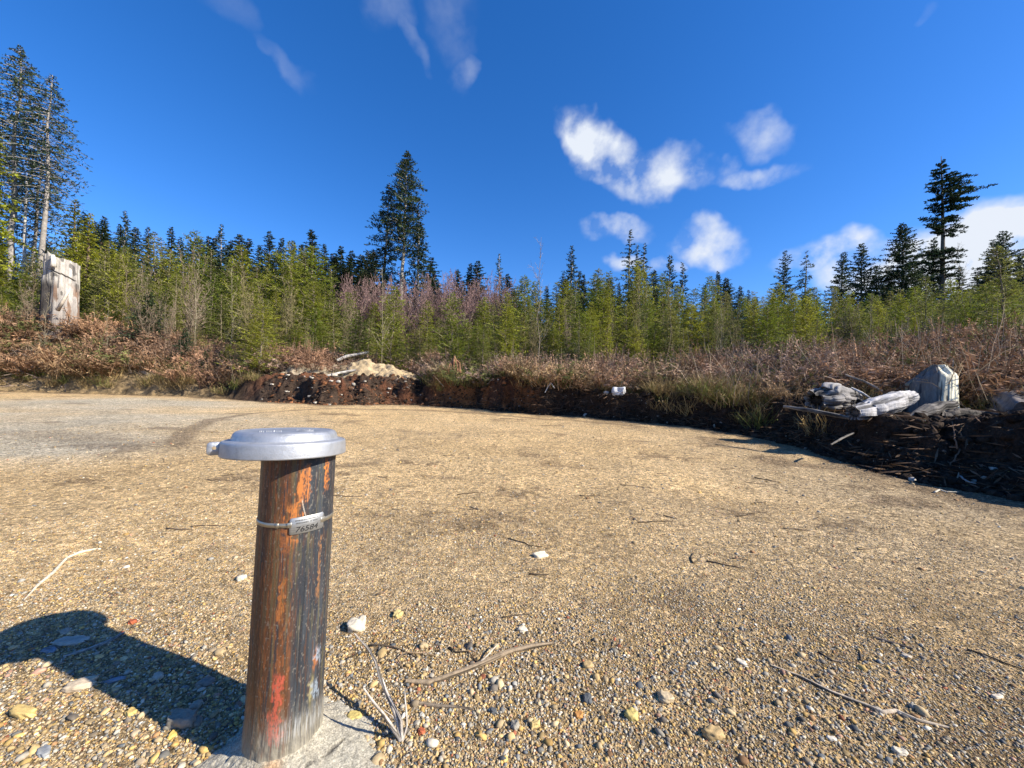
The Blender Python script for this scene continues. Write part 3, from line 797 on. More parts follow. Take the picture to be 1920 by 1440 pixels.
W_, YL, TN, OR, GR, SLt, RD = (.55, .51, .42), (.50, .41, .15), (.38, .28, .14), (.44, .22, .07), (.25, .24, .21), (.08, .09, .10), (.36, .10, .045)
STONES = [
 (671, 1178, 40, .8, .8, W_, 'white blocky stone sitting right of the well pipe', .6),
 (664, 1348, 32, .8, .5, YL, 'pale yellow stone set in the cement patch', .2),
 (622, 1331, 13, .8, .6, OR, 'tiny orange pebble on the cement beside the pipe', .1),
 (1338, 1383, 46, .6, .6, TN, 'large tan egg-shaped stone in the coarse gravel at lower right', 0),
 (1249, 1313, 30, .9, .7, (.42, .35, .24), 'round beige pebble up and left of the large tan egg stone', 0),
 (1184, 1343, 28, .9, .8, YL, 'yellow rounded pebble in the coarse gravel', 0),
 (965, 1364, 20, 1.1, .9, GR, 'grey egg pebble beside a yellow one in the gravel', 0),
 (1003, 1363, 22, .8, .8, (.55, .42, .18), 'yellowish square pebble right beside the grey egg pebble', .3),
 (790, 1373, 17, .9, .7, RD, 'red pebble just right of the forked dead branch', 0),
 (44, 1341, 66, .36, .35, (.55, .41, .16), 'long flat ochre stone near the left corner', 0),
 (136, 1203, 64, .5, .18, (.34, .34, .31), 'flat pale grey slab lying in the pipe cap shadow', .2),
 (92, 1222, 34, .45, .3, (.17, .22, .29), 'blue-grey flat stone in the shadow beside the pale slab', .2),
 (247, 1168, 19, .7, .6, RD, 'brick red stone just above the pipe shadow', .3),
 (151, 1288, 58, .55, .4, (.47, .40, .30), 'large pale tan stone just below the pipe shadow', .2),
 (1688, 1414, 30, .6, .5, W_, 'white stone near the bottom right corner', .2),
 (1389, 1242, 16, 1.4, .4, (.60, .57, .48), 'white sliver of stone on the fine gravel', .1),
 (980, 1182, 24, .6, .5, W_, 'white flat pebble above the tip of the brown stick', .2),
 (1102, 1251, 24, .8, .7, TN, 'tan oval pebble right of the brown stick', 0),
 (1102, 1313, 19, 1.2, .9, SLt, 'dark slate pebble in the gravel below the tan oval one', 0),
 (1085, 1343, 20, .8, .7, OR, 'orange pebble below the dark slate pebble', 0),
 (746, 1155, 20, 1.0, .8, (.52, .43, .19), 'yellow square pebble above the white blocky stone', .4),
 (217, 1277, 34, .5, .3, (.16, .22, .30), 'blue flat stone at the edge of the pipe shadow', .3),
 (340, 1360, 58, .55, .7, (.25, .235, .20), 'jagged grey rock poking from the gravel left of the pipe', .6),
 (246, 1337, 26, .7, .5, (.57, .42, .15), 'small ochre stone below the middle of the pipe shadow', .1),
 (325, 1381, 16, 1.3, .6, (.60, .42, .12), 'upright yellow pebble beside the jagged grey rock', 0),
 (82, 1411, 46, .4, .3, (.26, .28, .30), 'slate grey wedge stone at the lower left', .3),
 (1014, 1043, 34, .6, .3, (.60, .55, .44), 'pale flat stone alone in the middle of the clearing', .3),
 (453, 1086, 20, .8, .6, (.60, .56, .46), 'small white stone on the sand left of the pipe', .2),
 (925, 1337, 15, .9, .8, SLt, 'small black pebble above the grey egg pebble', 0),
 (1560, 1388, 20, .6, .5, (.60, .57, .50), 'small white chip right of the tan egg stone', .4),
 (1700, 1232, 18, .7, .5, (.50, .44, .36), 'light pebble by the dark twig at right', .2),
 (1870, 1308, 30, .4, .3, (.55, .50, .42), 'pale flat stone by the right edge', .2),
]
for k, (px, py, w, asp, fl, c, lab, bl) in enumerate(STONES):
    stone(px, py, w * .92, asp, fl, tuple(q * g for q, g in zip(c, (1.0, .95, .86))), lab, seed=k, blocky=max(bl, .12), sink=.36)
stone(1160, 722, 26, .8, .8, (.58, .58, .58), 'white boulder perched on top of the cut earth bank', seed=60, blocky=.5, name='boulder', cat='boulder', P=at(1160, 722, 8.75), sink=.05)
for k, (px, py, w) in enumerate([(574, 696, 14), (540, 706, 12), (585, 710, 10), (627, 705, 17), (620, 716, 12), (646, 690, 12), (666, 690, 12), (580, 745, 11), (537, 735, 9), (591, 757, 10), (730, 732, 10), (727, 737, 6), (805, 689, 10), (510, 722, 10), (684, 716, 8), (560, 728, 7), (640, 742, 9), (760, 716, 7)]):
    stone(px, py, w * .72, .8, .5, (.46, .41, .33), 'pale rock lying on the dark soil berm', 'pale rocks strewn over the soil berm', seed=70 + k, blocky=.4, name='rock', cat='rock', sink=.25)

# ------------------------------------------------------------------ sand pile behind the berm
def mound(px, pytop, Y, wpx, colr, name, label, cat, seed, asp=.8):
    P = at(px, pytop, Y); R_ = wpx / 2 / F * Y; Hh = max(.25, (P[2] - gz(P[0], P[1])) * .80)
    n = 120
    u = np.linspace(-1.25, 1.25, n); X, Yy = np.meshgrid(u, u)
    q = np.hypot(X, Yy) + (fbm(X * 2 + seed, Yy * 2, seed, 4) - .5) * .25
    h = Hh * np.minimum(1, 1.15 * sst(1.0, .0, q) ** .7) * (1 + (fbm(X * 5, Yy * 5, seed + 1, 4) - .5) * .35) + (fbm(X * 14, Yy * 14, seed + 2, 3) - .5) * .04
    x = P[0] + X * R_; y = P[1] + Yy * R_ * asp
    base = np.minimum(ground_z(x, y), 99)
    z = base + h - .12 * sst(.8, 1.1, q)
    i = np.arange(n - 1)[:, None] * n; j = np.arange(n - 1)[None]
    Q = np.stack([i + j, i + j + 1, i + n + j + 1, i + n + j], -1).reshape(-1, 4)
    C = np.array(colr)[None] * (.7 + .6 * fbm(X.ravel() * 6, Yy.ravel() * 6, seed + 4, 4))[:, None]
    o = obj(name, mk_mesh(name, np.stack([x, y, z], -1).reshape(-1, 3), Q, M['sand'], C, True))
    return tag(o, label, cat)
mound(712, 676, 14.5, 180, (.40, .305, .18), 'sand_pile', 'rounded pile of yellow sand behind the dark soil berm', 'sand pile', 301)
mound(610, 692, 14.3, 190, (.30, .24, .16), 'gravel_pile', 'low heap of pale stony gravel left of the sand pile', 'gravel pile', 311)

# ------------------------------------------------------------------ logs, stumps
def log_mesh(P, R_, seed, c1, c2, grooves=9, rough=.12, hollow=False, na=90, nl=120, mat='wood', flare=0, jag=.1):
    """tapered weathered log along polyline P with radii R_; grooves run lengthwise"""
    P = np.asarray(P, float); t = np.linspace(0, 1, len(P)); tt = np.linspace(0, 1, nl)
    PP = np.stack([np.interp(tt, t, P[:, k]) for k in range(3)], -1)
    PP += (np.stack([fbm(tt * 4 + seed + k * 9, tt * 0, seed + k, 3) for k in range(3)], -1) - .5) * np.max(R_) * .5
    Rr = np.interp(tt, t, R_)
    T = np.gradient(PP, axis=0); T /= np.linalg.norm(T, axis=1)[:, None]
    ref = np.array([0, 0, 1.0]) if abs(T[0][2]) < .8 else np.array([0, 1.0, 0])
    A = np.cross(T, ref); A /= np.linalg.norm(A, axis=1)[:, None]; B = np.cross(A, T)
    ph = np.linspace(0, 2 * np.pi, na, endpoint=False)
    cx, sx = np.cos(ph), np.sin(ph)
    g = fbm(np.abs(np.mod(ph[None] / (2 * np.pi) * 2, 2) - 1) * grooves + tt[:, None] * 1.2 + seed, tt[:, None] * 2.5, seed + 11, 4)
    g2 = fbm(cx[None] * 1.3 + seed, sx[None] * 1.3 + tt[:, None] * 2, seed + 13, 3)
    rr = Rr[:, None] * (1 + (g - .5) * rough * 2.4 + (g2 - .5) * .35)
    if flare: rr = rr * (1 + flare * np.exp(-tt * 6)[:, None] * (.5 + g2))
    V = PP[:, None] + rr[..., None] * (cx[None, :, None] * A[:, None] + sx[None, :, None] * B[:, None])
    # ragged ends
    for e, sgn in ((0, -1), (nl - 1, 1)):
        dl = (fbm(cx * 3 + seed, sx * 3 + e, seed + 15, 4) - .3) * jag * np.max(R_) * 2
        for q in range(3):
            idx = e + (q if e == 0 else -q)
            V[idx] += T[idx] * sgn * (dl * (1 - q / 3.0))[:, None]
    C = np.array(c1) * (1 - g[..., None]) + np.array(c2) * g[..., None]
    dk = sst(.46, .34, g)[..., None]; C = C * (1 - dk * .75)
    V = V.reshape(-1, 3); C = C.reshape(-1, 3)
    i = np.arange(nl - 1)[:, None] * na; j = np.arange(na)[None]
    Q = np.stack([i + j, i + (j + 1) % na, i + na + (j + 1) % na, i + na + j], -1).reshape(-1, 4)
    Ts = []
    n0 = len(V)
    ext = []; extc = []
    for e, (ring, c) in enumerate(((0, PP[0]), (nl - 1, PP[-1]))):
        dep = T[ring] * (1 if ring == 0 else -1) * (np.max(R_) * .25)
        inner = c + dep * .4 + (V[ring * na:(ring + 1) * na] - c) * .55
        k0 = n0 + len(ext); ext += list(inner); ext.append(c + dep)
        extc += [np.array(c1) * .55] * (na + 1)
        for q in range(na):
            a, b_ = ring * na + q, ring * na + (q + 1) % na
            f = [a, k0 + q, k0 + (q + 1) % na, b_]; Qf = f if ring else f[::-1]
            Ts.append([Qf[0], Qf[1], Qf[2]]); Ts.append([Qf[0], Qf[2], Qf[3]])
            Ts.append([k0 + q, k0 + na, k0 + (q + 1) % na])
    V = np.vstack([V, ext]); C = np.vstack([C, extc])
    return V, Q, np.array(Ts), C

def log(name, pts, radii, seed, c1, c2, label, cat, **kw):
    P = [at(a, b_, Y) for a, b_, Y in pts]
    P0 = P[0]
    V, Q, T, C = log_mesh([p - P0 for p in P], radii, seed, c1, c2, **kw)
    o = obj(name, mk_mesh(name, V, [Q, T], M[kw.get('mat', 'wood')], C, True), None, P0)
    return tag(o, label, cat)

# tall bleached stump at left
def tall_stump():
    Y = 16.8
    B0 = at(112, 640, Y); B0[2] = gz(B0[0], B0[1]) - .2
    T0 = at(124, 486, Y)
    Hh = T0[2] - B0[2]; R_ = .53
    na, nz = 220, 260
    ph = np.linspace(0, 2 * np.pi, na, endpoint=False); h = np.linspace(0, 1, nz)
    cam_a = math.atan2(-B0[1], -B0[0])
    a, hh = np.meshgrid(ph, h); rel = np.mod(a - cam_a + np.pi, 2 * np.pi) - np.pi      # + = to the right
    g = fbm(np.cos(a) * 9, np.sin(a) * 9 + hh * .6, 401, 4); g2 = fbm(np.cos(a) * 1.4 + 4, np.sin(a) * 1.4 + hh * 1.6, 403, 3)
    r = R_ * (1 + .12 * np.exp(-hh * 5)) * (1 + (g - .5) * .16 + (g2 - .5) * .16)
    r = r * (1 + .07 * sst(-.7, -1.3, rel) * sst(.80, .66, hh) - .10 * sst(-.5, -.75, rel) * sst(-1.15, -.9, rel) * sst(.70, .6, hh))
    cut = sst(.012, .004, np.abs(hh - .80 + .05 * np.sin(rel))) * sst(1.0, .6, np.abs(rel)); r = r - cut * .05
    top = Hh * (1 - .06 * sst(-1.0, 1.2, rel) + (fbm(np.cos(a) * 4, np.sin(a) * 4, 405, 3) - .5) * .05 + .05 * sst(.10, .03, np.abs(rel + 1.0)))
    x = r * np.cos(a) - .03 * hh; y = r * np.sin(a); z = hh * top
    light = np.array([.50, .465, .40]); greyc = np.array([.25, .225, .20]); brownc = np.array([.20, .12, .075]); dk = np.array([.03, .026, .024])
    C = light * np.ones(a.shape + (1,))
    def mx(C, c, k): return C * (1 - k[..., None]) + c * k[..., None]
    C = mx(C, greyc, sst(.45, .62, g) * .7)
    n = fbm(rel * 3, hh * 5, 407, 4)
    C = mx(C, greyc, sst(.62, .30, hh + (n - .5) * .6) * .9)
    C = mx(C, brownc, sst(.30, .05, hh + (n - .5) * .3) * .5)
    C = mx(C, brownc, sst(.50, .60, n) * sst(.15, .35, hh) * sst(.75, .6, hh) * .9)
    C = mx(C, dk, sst(.5, .35, g) * .45)
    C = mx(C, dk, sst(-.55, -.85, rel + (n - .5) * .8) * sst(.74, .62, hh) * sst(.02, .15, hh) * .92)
    C = mx(C, dk, cut * .8)
    sp = sst(.73, .8, vn(rel * 5, hh * 14, 409)) * sst(.3, .5, hh); C = mx(C, dk, sp * .7)
    V = np.stack([x, y, z], -1).reshape(-1, 3)
    i = np.arange(nz - 1)[:, None] * na; j = np.arange(na)[None]
    Q = np.stack([i + j, i + (j + 1) % na, i + na + (j + 1) % na, i + na + j], -1).reshape(-1, 4)
    ctr = np.array([[-.03, 0, Hh * .93]]); nV = len(V)
    T = np.array([[(nz - 1) * na + q, (nz - 1) * na + (q + 1) % na, nV] for q in range(na)])
    C = np.vstack([C.reshape(-1, 3), light * .8])
    st = empty('tree_stump', B0, 'tall bleached tree stump with dark hollow side rising from the brush at left', 'stump')
    obj('trunk', mk_mesh('trunk', np.vstack([V, ctr]), [Q, T], M['wood'], C, True), st)
    mb = MB()
    p = at(100, 500, Y - .6) - B0; q = at(99, 478, Y - .6) - B0
    mb.tube([p, (p + q) / 2 + [.02, 0, 0], q], [.10, .08, .06], 8, (.6, .56, .48))
    obj('splinter', mb.mesh('splinter', M['wood']), st)
    mb = MB()
    pts = [at(108, 582, Y - .95) - B0, at(118, 565, Y - 1.0) - B0, at(128, 548, Y - 1.0) - B0, at(131, 540, Y - .95) - B0]
    mb.tube(pts, [.07, .06, .04, .02], 8, (.60, .52, .42))
    obj('branch_stub', mb.mesh('branch_stub', M['wood']), st)
tall_stump()

# grey stump on the bank at right
def bank_stump():
    Y = 5.35
    T0 = at(1745, 683, Y); Bp = at(1742, 765, Y)
    Hh = T0[2] - Bp[2] + .1; Bp[2] -= .1
    na, nz = 200, 140
    ph = np.linspace(0, 2 * np.pi, na, endpoint=False); h = np.linspace(0, 1, nz)
    cam_a = math.atan2(-Bp[1], -Bp[0]); a, hh = np.meshgrid(ph, h); rel = np.mod(a - cam_a + np.pi, 2 * np.pi) - np.pi
    g = fbm(np.cos(a) * 8, np.sin(a) * 8 + hh * .8, 431, 4); g2 = fbm(np.cos(a) * 1.4 + 9, np.sin(a) * 1.4 + hh * 1.5, 433, 3)
    R_ = .245
    r = R_ * (1 + .22 * np.exp(-hh * 3.5)) * (1 + (g - .5) * .14 + (g2 - .5) * .2) * (1 - .34 * sst(.72, 1.0, hh) ** 1.5) * (1 + .12 * np.sin(rel * 2 + .6))
    dome = Hh * (hh - .02 * sst(.8, 1, hh))
    x = r * np.cos(a) + .03 * hh; y = r * np.sin(a); z = dome * (1 - .17 * sst(.4, -1.2, rel)) + (fbm(np.cos(a) * 3, np.sin(a) * 3, 435, 3) - .5) * .22 * hh ** 3 - .05 * np.abs(np.sin(rel * 1.5)) * hh ** 4
    grey = np.array([.17, .155, .14]); pale = np.array([.72, .67, .50]); dk = np.array([.04, .04, .045]); tanc = np.array([.34, .29, .19])  # darker grey for the shaded left, pale for the sunlit right
    def mx(C, c, k): return C * (1 - k[..., None]) + c * k[..., None]
    C = grey * np.ones(a.shape + (1,))
    n = fbm(rel * 2.5, hh * 3, 437, 4)
    C = mx(C, tanc, sst(.5, .6, n) * sst(.3, .6, hh))
    C = mx(C, dk, sst(.48, .36, g) * .8)
    C = mx(C, pale, sst(.25, .5, rel + (n - .5) * .9) * sst(.38, .46, g + .06))  # sunlight on the right side painted into the wood colour
    C = mx(C, dk, sst(.80, .9, vn(rel * 5, hh * 6, 439)) * .8)
    V = np.stack([x, y, z], -1).reshape(-1, 3)
    i = np.arange(nz - 1)[:, None] * na; j = np.arange(na)[None]
    Q = np.stack([i + j, i + (j + 1) % na, i + na + (j + 1) % na, i + na + j], -1).reshape(-1, 4)
    nV = len(V); T = np.array([[(nz - 1) * na + q, (nz - 1) * na + (q + 1) % na, nV] for q in range(na)])
    C = np.vstack([C.reshape(-1, 3), tanc * .6])
    o = obj('stump', mk_mesh('stump', np.vstack([V, [[.03, 0, Hh * .985]]]), [Q, T], M['wood'], C, True), None, Bp)
    tag(o, 'squat grey stump with its sunlit right side painted pale on top of the shaded bank', 'stump')
bank_stump()
SIL1, SIL2, DK1, DK2 = (.20, .19, .18), (.58, .56, .54), (.05, .045, .04), (.17, .155, .14)
log('driftwood_log', [(1600, 778, 4.75), (1640, 765, 4.8), (1680, 752, 4.9), (1712, 745, 5.0)], [.10, .13, .12, .08], 441, SIL1, SIL2, 'silver weathered log lying in front of the grey stump', 'log', rough=.22)
log('root_chunk', [(1533, 752, 5.5), (1560, 745, 5.55), (1590, 748, 5.6), (1618, 757, 5.7)], [.14, .17, .13, .07], 443, DK1, (.34, .32, .30), 'split chunk of black and silver root wood at the left end of the log pile', 'root wood', rough=.35, jag=.5)
log('dead_log', [(1700, 790, 4.6), (1740, 770, 4.75), (1790, 758, 4.9)], [.05, .075, .05], 447, DK1, DK2, 'dark thin log leaning under the grey stump', 'log', rough=.25)
log('rotting_log', [(1765, 790, 4.75), (1820, 786, 4.75), (1862, 790, 4.7)], [.10, .12, .10], 449, (.03, .025, .022), (.10, .085, .07), 'rotting log, coloured dark for shade, lying below the grey stump on the bank', 'log', rough=.3, jag=.4)  # near-black colour carries the bank's shade on this log
log('fallen_trunk', [(1822, 735, 6.3), (1870, 755, 5.4), (1950, 800, 4.3)], [.20, .25, .29], 451, (.09, .075, .065), (.24, .205, .18), 'large brown fallen trunk sloping out of the right edge', 'log', rough=.2)
log('pale_stick', [(1596, 727, 5.6), (1615, 736, 5.5), (1632, 746, 5.4)], [.012, .016, .010], 453, (.45, .42, .38), (.60, .57, .52), 'short pale stick behind the silver weathered log', 'stick', na=16, nl=20)
log('pale_stick', [(1585, 703, 6.0), (1620, 715, 5.8), (1655, 733, 5.6)], [.014, .016, .012], 455, (.22, .17, .13), (.36, .29, .23), 'long brown stick propped left of the grey stump', 'stick', na=16, nl=20)
log('dead_pole', [(1470, 762, 5.3), (1520, 770, 5.0), (1592, 784, 4.7)], [.018, .028, .02], 457, (.10, .09, .08), (.22, .20, .17), 'thin grey pole along the lip of the shaded bank', 'pole', na=20, nl=40)
log('dead_pole', [(1600, 812, 4.55), (1578, 822, 4.4), (1558, 834, 4.3)], [.010, .012, .008], 459, (.10, .09, .08), (.20, .18, .15), 'short dark stick slanting down the shaded bank', 'stick', na=12, nl=20)
log('grey_log', [(2, 668, 15.9), (30, 660, 15.7), (52, 655, 15.6)], [.16, .18, .15], 461, (.10, .09, .08), (.34, .31, .28), 'grey log end sticking out of the twig heap at far left', 'log')
log('pale_log', [(632, 676, 14.6), (650, 668, 14.8), (690, 661, 15.2)], [.05, .06, .04], 463, (.40, .37, .33), (.62, .58, .52), 'bleached pole lying above the sand pile', 'pole', na=20, nl=30)
log('pale_log', [(612, 705, 13.0), (640, 698, 13.3), (668, 694, 13.6)], [.04, .045, .03], 465, (.40, .37, .33), (.58, .54, .48), 'bleached pole lying in front of the sand pile', 'pole', na=20, nl=30)
log('pale_log', [(245, 690, 14.9), (262, 695, 14.6), (280, 704, 14.3)], [.03, .05, .05], 467, (.40, .35, .30), (.60, .54, .46), 'broken pale branch in the orange brush at left', 'branch', na=16, nl=20)
log('root_strand', [(1022, 736, 9.6), (1027, 726, 9.6), (1032, 718, 9.65), (1040, 728, 9.55)], [.012, .015, .018, .012], 469, (.45, .42, .38), (.66, .62, .56), 'white forked root on the lip of the bank', 'root', na=10, nl=16)

def strands(name, pts_list, label, cat, c, group=None, rad_=.006, k=6):
    P0 = np.array(pts_list[0][0], float)
    mb = MB(); rs = np.random.RandomState(len(name) + len(pts_list))
    for pts in pts_list:
        P = np.array(pts, float) - P0; t = np.linspace(0, 1, len(P)); tt = np.linspace(0, 1, max(8, len(P) * 3))
        PP = np.stack([np.interp(tt, t, P[:, q]) for q in range(3)], -1)
        L = np.linalg.norm(P[-1] - P[0])
        PP[1:-1] += rs.normal(0, L * .010, PP[1:-1].shape)
        r = rad_ * (1.15 - .85 * tt)
        r = r * (1 + .3 * (rs.rand(len(tt)) - .5))
        mb.tube(PP, r, k, np.array(c) * (.8 + .4 * rs.rand()))
    o = obj(name, mb.mesh(name, M['stick'], True), None, P0)
    return tag(o, label, cat, group)

def gp(px, py, up=0.0):
    P = hit(px, py); return np.array([P[0], P[1], gz(P[0], P[1]) + up])
# brown stick, forked branch, twigs on the near ground
def stick(path, radii, c1, c2, label, seed, cat='stick', ups=None, side=None, name='stick'):
    P = [gp(a, b_, (ups[k] if ups else radii[k] * .8)) for k, (a, b_) in enumerate(path)]
    P0 = P[0]
    V, Q, T, C = log_mesh([p - P0 for p in P], radii, seed, c1, c2, grooves=4, rough=.12, na=24, nl=90, jag=.5)
    root = empty(name, P0, label, cat) if side else None
    me = mk_mesh('stem' if side else name, V, [Q, T], M['stick'], C, True)
    if side:
        obj('stem', me, root)
        for s_ in side:
            mb = MB(); pp = np.array([gp(a, b_, u) for a, b_, u in s_]) - P0
            mb.tube(pp, np.linspace(radii[1] * .45, radii[1] * .2, len(pp)), 7, (.42, .36, .28)); obj('side_twig', mb.mesh('side_twig', M['stick'], True), root)
    else: tag(obj(name, me, None, P0), label, cat)
stick([(762, 1279), (805, 1284), (825, 1280), (880, 1260), (925, 1240), (960, 1224), (1000, 1216), (1036, 1208)], [.005, .008, .0075, .0085, .009, .008, .009, .005], (.17, .125, .08), (.34, .26, .165), 'long brown crooked stick lying on the gravel', 501, side=[[(893, 1256, .008), (915, 1238, .018), (934, 1222, .026)]])
stick([(775, 1321), (810, 1326), (850, 1328), (886, 1333)], [.004, .0045, .004, .003], (.12, .09, .06), (.25, .20, .14), 'short dark stick under the long brown stick', 503)
stick([(1446, 1250), (1500, 1272), (1560, 1302), (1620, 1325), (1655, 1338), (1680, 1336), (1720, 1352), (1778, 1366)], [.003, .004, .0045, .005, .005, .0045, .004, .003], (.30, .24, .17), (.55, .46, .34), 'long thin twig curving across the gravel at right', 505, cat='twig')
stick([(44, 1128), (70, 1100), (100, 1076), (125, 1048), (150, 1038), (182, 1030)], [.003, .005, .006, .005, .006, .004], (.40, .33, .24), (.62, .54, .40), 'bleached twig lying above the pipe shadow at left', 507, cat='twig')
stick([(760, 1262), (745, 1240), (760, 1231), (800, 1231), (830, 1236)], [.0015, .0018, .0018, .0015, .001], (.25, .17, .10), (.42, .30, .18), 'thin reddish twig above the long brown stick', 509, cat='twig', ups=[.0, .01, .014, .01, .0])
stick([(1455, 1262), (1420, 1252)], [.002, .001], (.1, .08, .05), (.2, .15, .1), 'tiny dark twig at the tip of the long curving twig', 511, cat='twig')
stick([(1535, 950 + 275), (1560, 1240), (1600, 1245)], [.003, .003, .002], (.1, .08, .06), (.2, .16, .12), 'small dark twig above the long curving twig', 513, cat='twig')
stick([(1640, 1200 - 3), (1690, 1212), (1720, 1222)], [.004, .004, .003], (.06, .05, .04), (.14, .11, .09), 'dark twig pressed into the fine gravel at right', 515, cat='twig')
stick([(120, 1232), (160, 1222), (200, 1208), (232, 1190)], [.004, .005, .006, .004], (.20, .20, .18), (.34, .34, .31), 'grey stick crossing the pipe shadow', 517)

# upright forked dead branch, right of the pipe
def forked():
    F0 = gp(752, 1390)
    root = empty('dead_branch', F0, 'forked bleached dead branch standing right of the cement patch', 'branch')
    Yb = F0[1]
    def pt(px, py, dy=0.0): return at(px, py, Yb + dy) - F0
    limbs = [
        ([pt(752, 1388), pt(745, 1345, .02), pt(730, 1310, .05), pt(715, 1275, .08), pt(705, 1240, .11), pt(690, 1215, .14), pt(665, 1188, .17)], .0062),
        ([pt(752, 1388), pt(735, 1362, .0), pt(718, 1340, -.01), pt(700, 1315, -.01), pt(682, 1290, -.01)], .0055),
        ([pt(753, 1385), pt(752, 1350, .01), pt(742, 1330, .03), pt(725, 1300, .05), pt(716, 1272, .07)], .0045),
        ([pt(755, 1388), pt(763, 1360, .01), pt(761, 1325, .02), pt(759, 1292, .03)], .0038),
        ([pt(750, 1360, .01), pt(738, 1345, .02), pt(720, 1332, .02)], .003),
        ([pt(748, 1394), pt(725, 1384, .02), pt(700, 1368, .04)], .0025)]
    for k, (P, r) in enumerate(limbs):
        V, Q, T, C = log_mesh(P, np.linspace(r, r * .35, len(P)), 520 + k, (.26, .22, .17), (.58, .52, .44), grooves=4, rough=.15, na=16, nl=40, jag=.3)
        obj('limb', mk_mesh('limb', V, [Q, T], M['stick'], C, True), root)
forked()

# small dark twigs strewn over the clearing
rs = np.random.RandomState(31)
for k in range(48):
    px = rs.uniform(40, 1900); py = rs.choice([rs.uniform(830, 1000), rs.uniform(900, 1250)])
    P = pad_hit(px, py)
    if math.hypot(P[0], P[1]) > edgeR(np.array([math.atan2(P[0], P[1])]))[0] - .3: continue
    if abs(px - 550) < 90 and py > 820: continue
    L = rs.uniform(.05, .14) * (1 + .25 * P[1]); a = rs.normal(0, .5)
    n = 5; tt = np.linspace(-.5, .5, n)
    X = P[0] + tt * L * math.cos(a) + rs.normal(0, .03, n) * L; Yy = P[1] + tt * L * math.sin(a) + rs.normal(0, .04, n) * L
    Z = ground_z(X, Yy) + .004
    mb = MB(); P0 = np.array([X[0], Yy[0], Z[0]])
    mb.tube(np.stack([X, Yy, Z], -1) - P0, np.linspace(1, .5, n) * rs.uniform(.0018, .0035) * (1 + .15 * P[1]), 5, np.array([.11, .08, .05]) * rs.uniform(.6, 1.8))
    tag(obj('twig', mb.mesh('twig', M['stick']), None, P0), 'small dark twig lying on the open tan gravel', 'twig', 'small twigs strewn over the clearing')

# roots and sticks in front of the shaded bank at right
def bpt(px, py, Y): return at(px, py, Y)
strands('branch_tangle', [[bpt(1780, 838, 3.95), bpt(1830, 842, 3.9), bpt(1880, 850, 3.9), bpt(1925, 862, 3.8)], [bpt(1820, 838, 3.95), bpt(1800, 812, 4.0), bpt(1778, 795, 4.05)],
     [bpt(1838, 842, 3.9), bpt(1850, 810, 3.95), bpt(1862, 785, 4.0)], [bpt(1835, 845, 3.88), bpt(1820, 875, 3.8), bpt(1808, 900, 3.7)], [bpt(1800, 842, 3.9), bpt(1785, 870, 3.8), bpt(1760, 895, 3.75)],
     [bpt(1795, 842, 3.9), bpt(1790, 815, 3.95), bpt(1785, 790, 4.0)], [bpt(1860, 850, 3.9), bpt(1880, 820, 3.95), bpt(1905, 808, 4.0)]],
     'tangle of thin reddish branches in front of the shaded bank', 'branch', (.22, .135, .085), rad_=.007)
strands('bent_root', [[bpt(1720, 815, 4.3), bpt(1742, 828, 4.2), bpt(1750, 845, 4.1), bpt(1765, 856, 4.0)], [bpt(1742, 828, 4.2), bpt(1760, 850, 4.05)]], 'pale bent root hanging on the shaded bank', 'root', (.36, .33, .29), rad_=.005)
strands('pale_stick', [[bpt(1795, 902, 3.6), bpt(1797, 890, 3.62), bpt(1799, 873, 3.66)]], 'short pale stem standing at the foot of the shaded bank', 'stem', (.30, .28, .22), rad_=.007)
strands('pale_root', [[gp(1752, 925, .01), gp(1762, 921, .012), gp(1775, 925, .01), gp(1798, 925, .01)]], 'pale wavy root lying on the gravel edge', 'root', (.55, .50, .40), rad_=.008)
strands('grey_stick', [[gp(1800, 897, .02), gp(1812, 906, .02), gp(1830, 912, .02), gp(1855, 918, .02)]], 'grey stick at the gravel edge below the branch tangle', 'stick', (.30, .29, .27), rad_=.008)
_r = np.random.RandomState(5)
HR = []
for k in range(16):
    dx = _r.normal(0, 7); e = dx * _r.uniform(.8, 2.2); yb = _r.uniform(700, 745)
    HR.append([bpt(852 + dx * .3, 668 + abs(dx), 12.1), bpt(853 + dx + _r.normal(0, 2), 684 + _r.uniform(-4, 8), 12.0), bpt(855 + e + _r.normal(0, 3), yb, 11.8)])
strands('hanging_roots', HR, 'reddish root clump hanging over the orange soil', 'roots', (.24, .12, .065), rad_=.03)

# root hairs and rubble on the cut face (nobody could count them)
rs = np.random.RandomState(41)
mb = MB()
th = np.radians(rs.uniform(-26, 57, 3600)); s = np.abs(rs.normal(0, .35, 3600)) * np.interp(th, _th, _W) * 1.6
r = edgeR(th) + s + .02; x = r * np.sin(th); y = r * np.cos(th); z = ground_z(x, y)
D = rs.normal(0, 1, (3600, 3)); D[:, 2] = -np.abs(D[:, 2]) * .6 + .25; D[:, 0] -= .5; D[:, 1] -= .6
D /= np.linalg.norm(D, axis=1)[:, None]
L = rs.uniform(.08, .32, 3600); c = np.array([.12, .075, .045]) * rs.uniform(.3, 1.7, (3600, 1))
mb.kites(np.stack([x, y, z + .03], -1), D, L, L * .05 + .004, rs, c, .5)
tag(obj('root_hairs', mb.mesh('root_hairs', M['brush'])), 'fine roots and fibres dangling from the cut soil face', 'roots', kind='stuff')
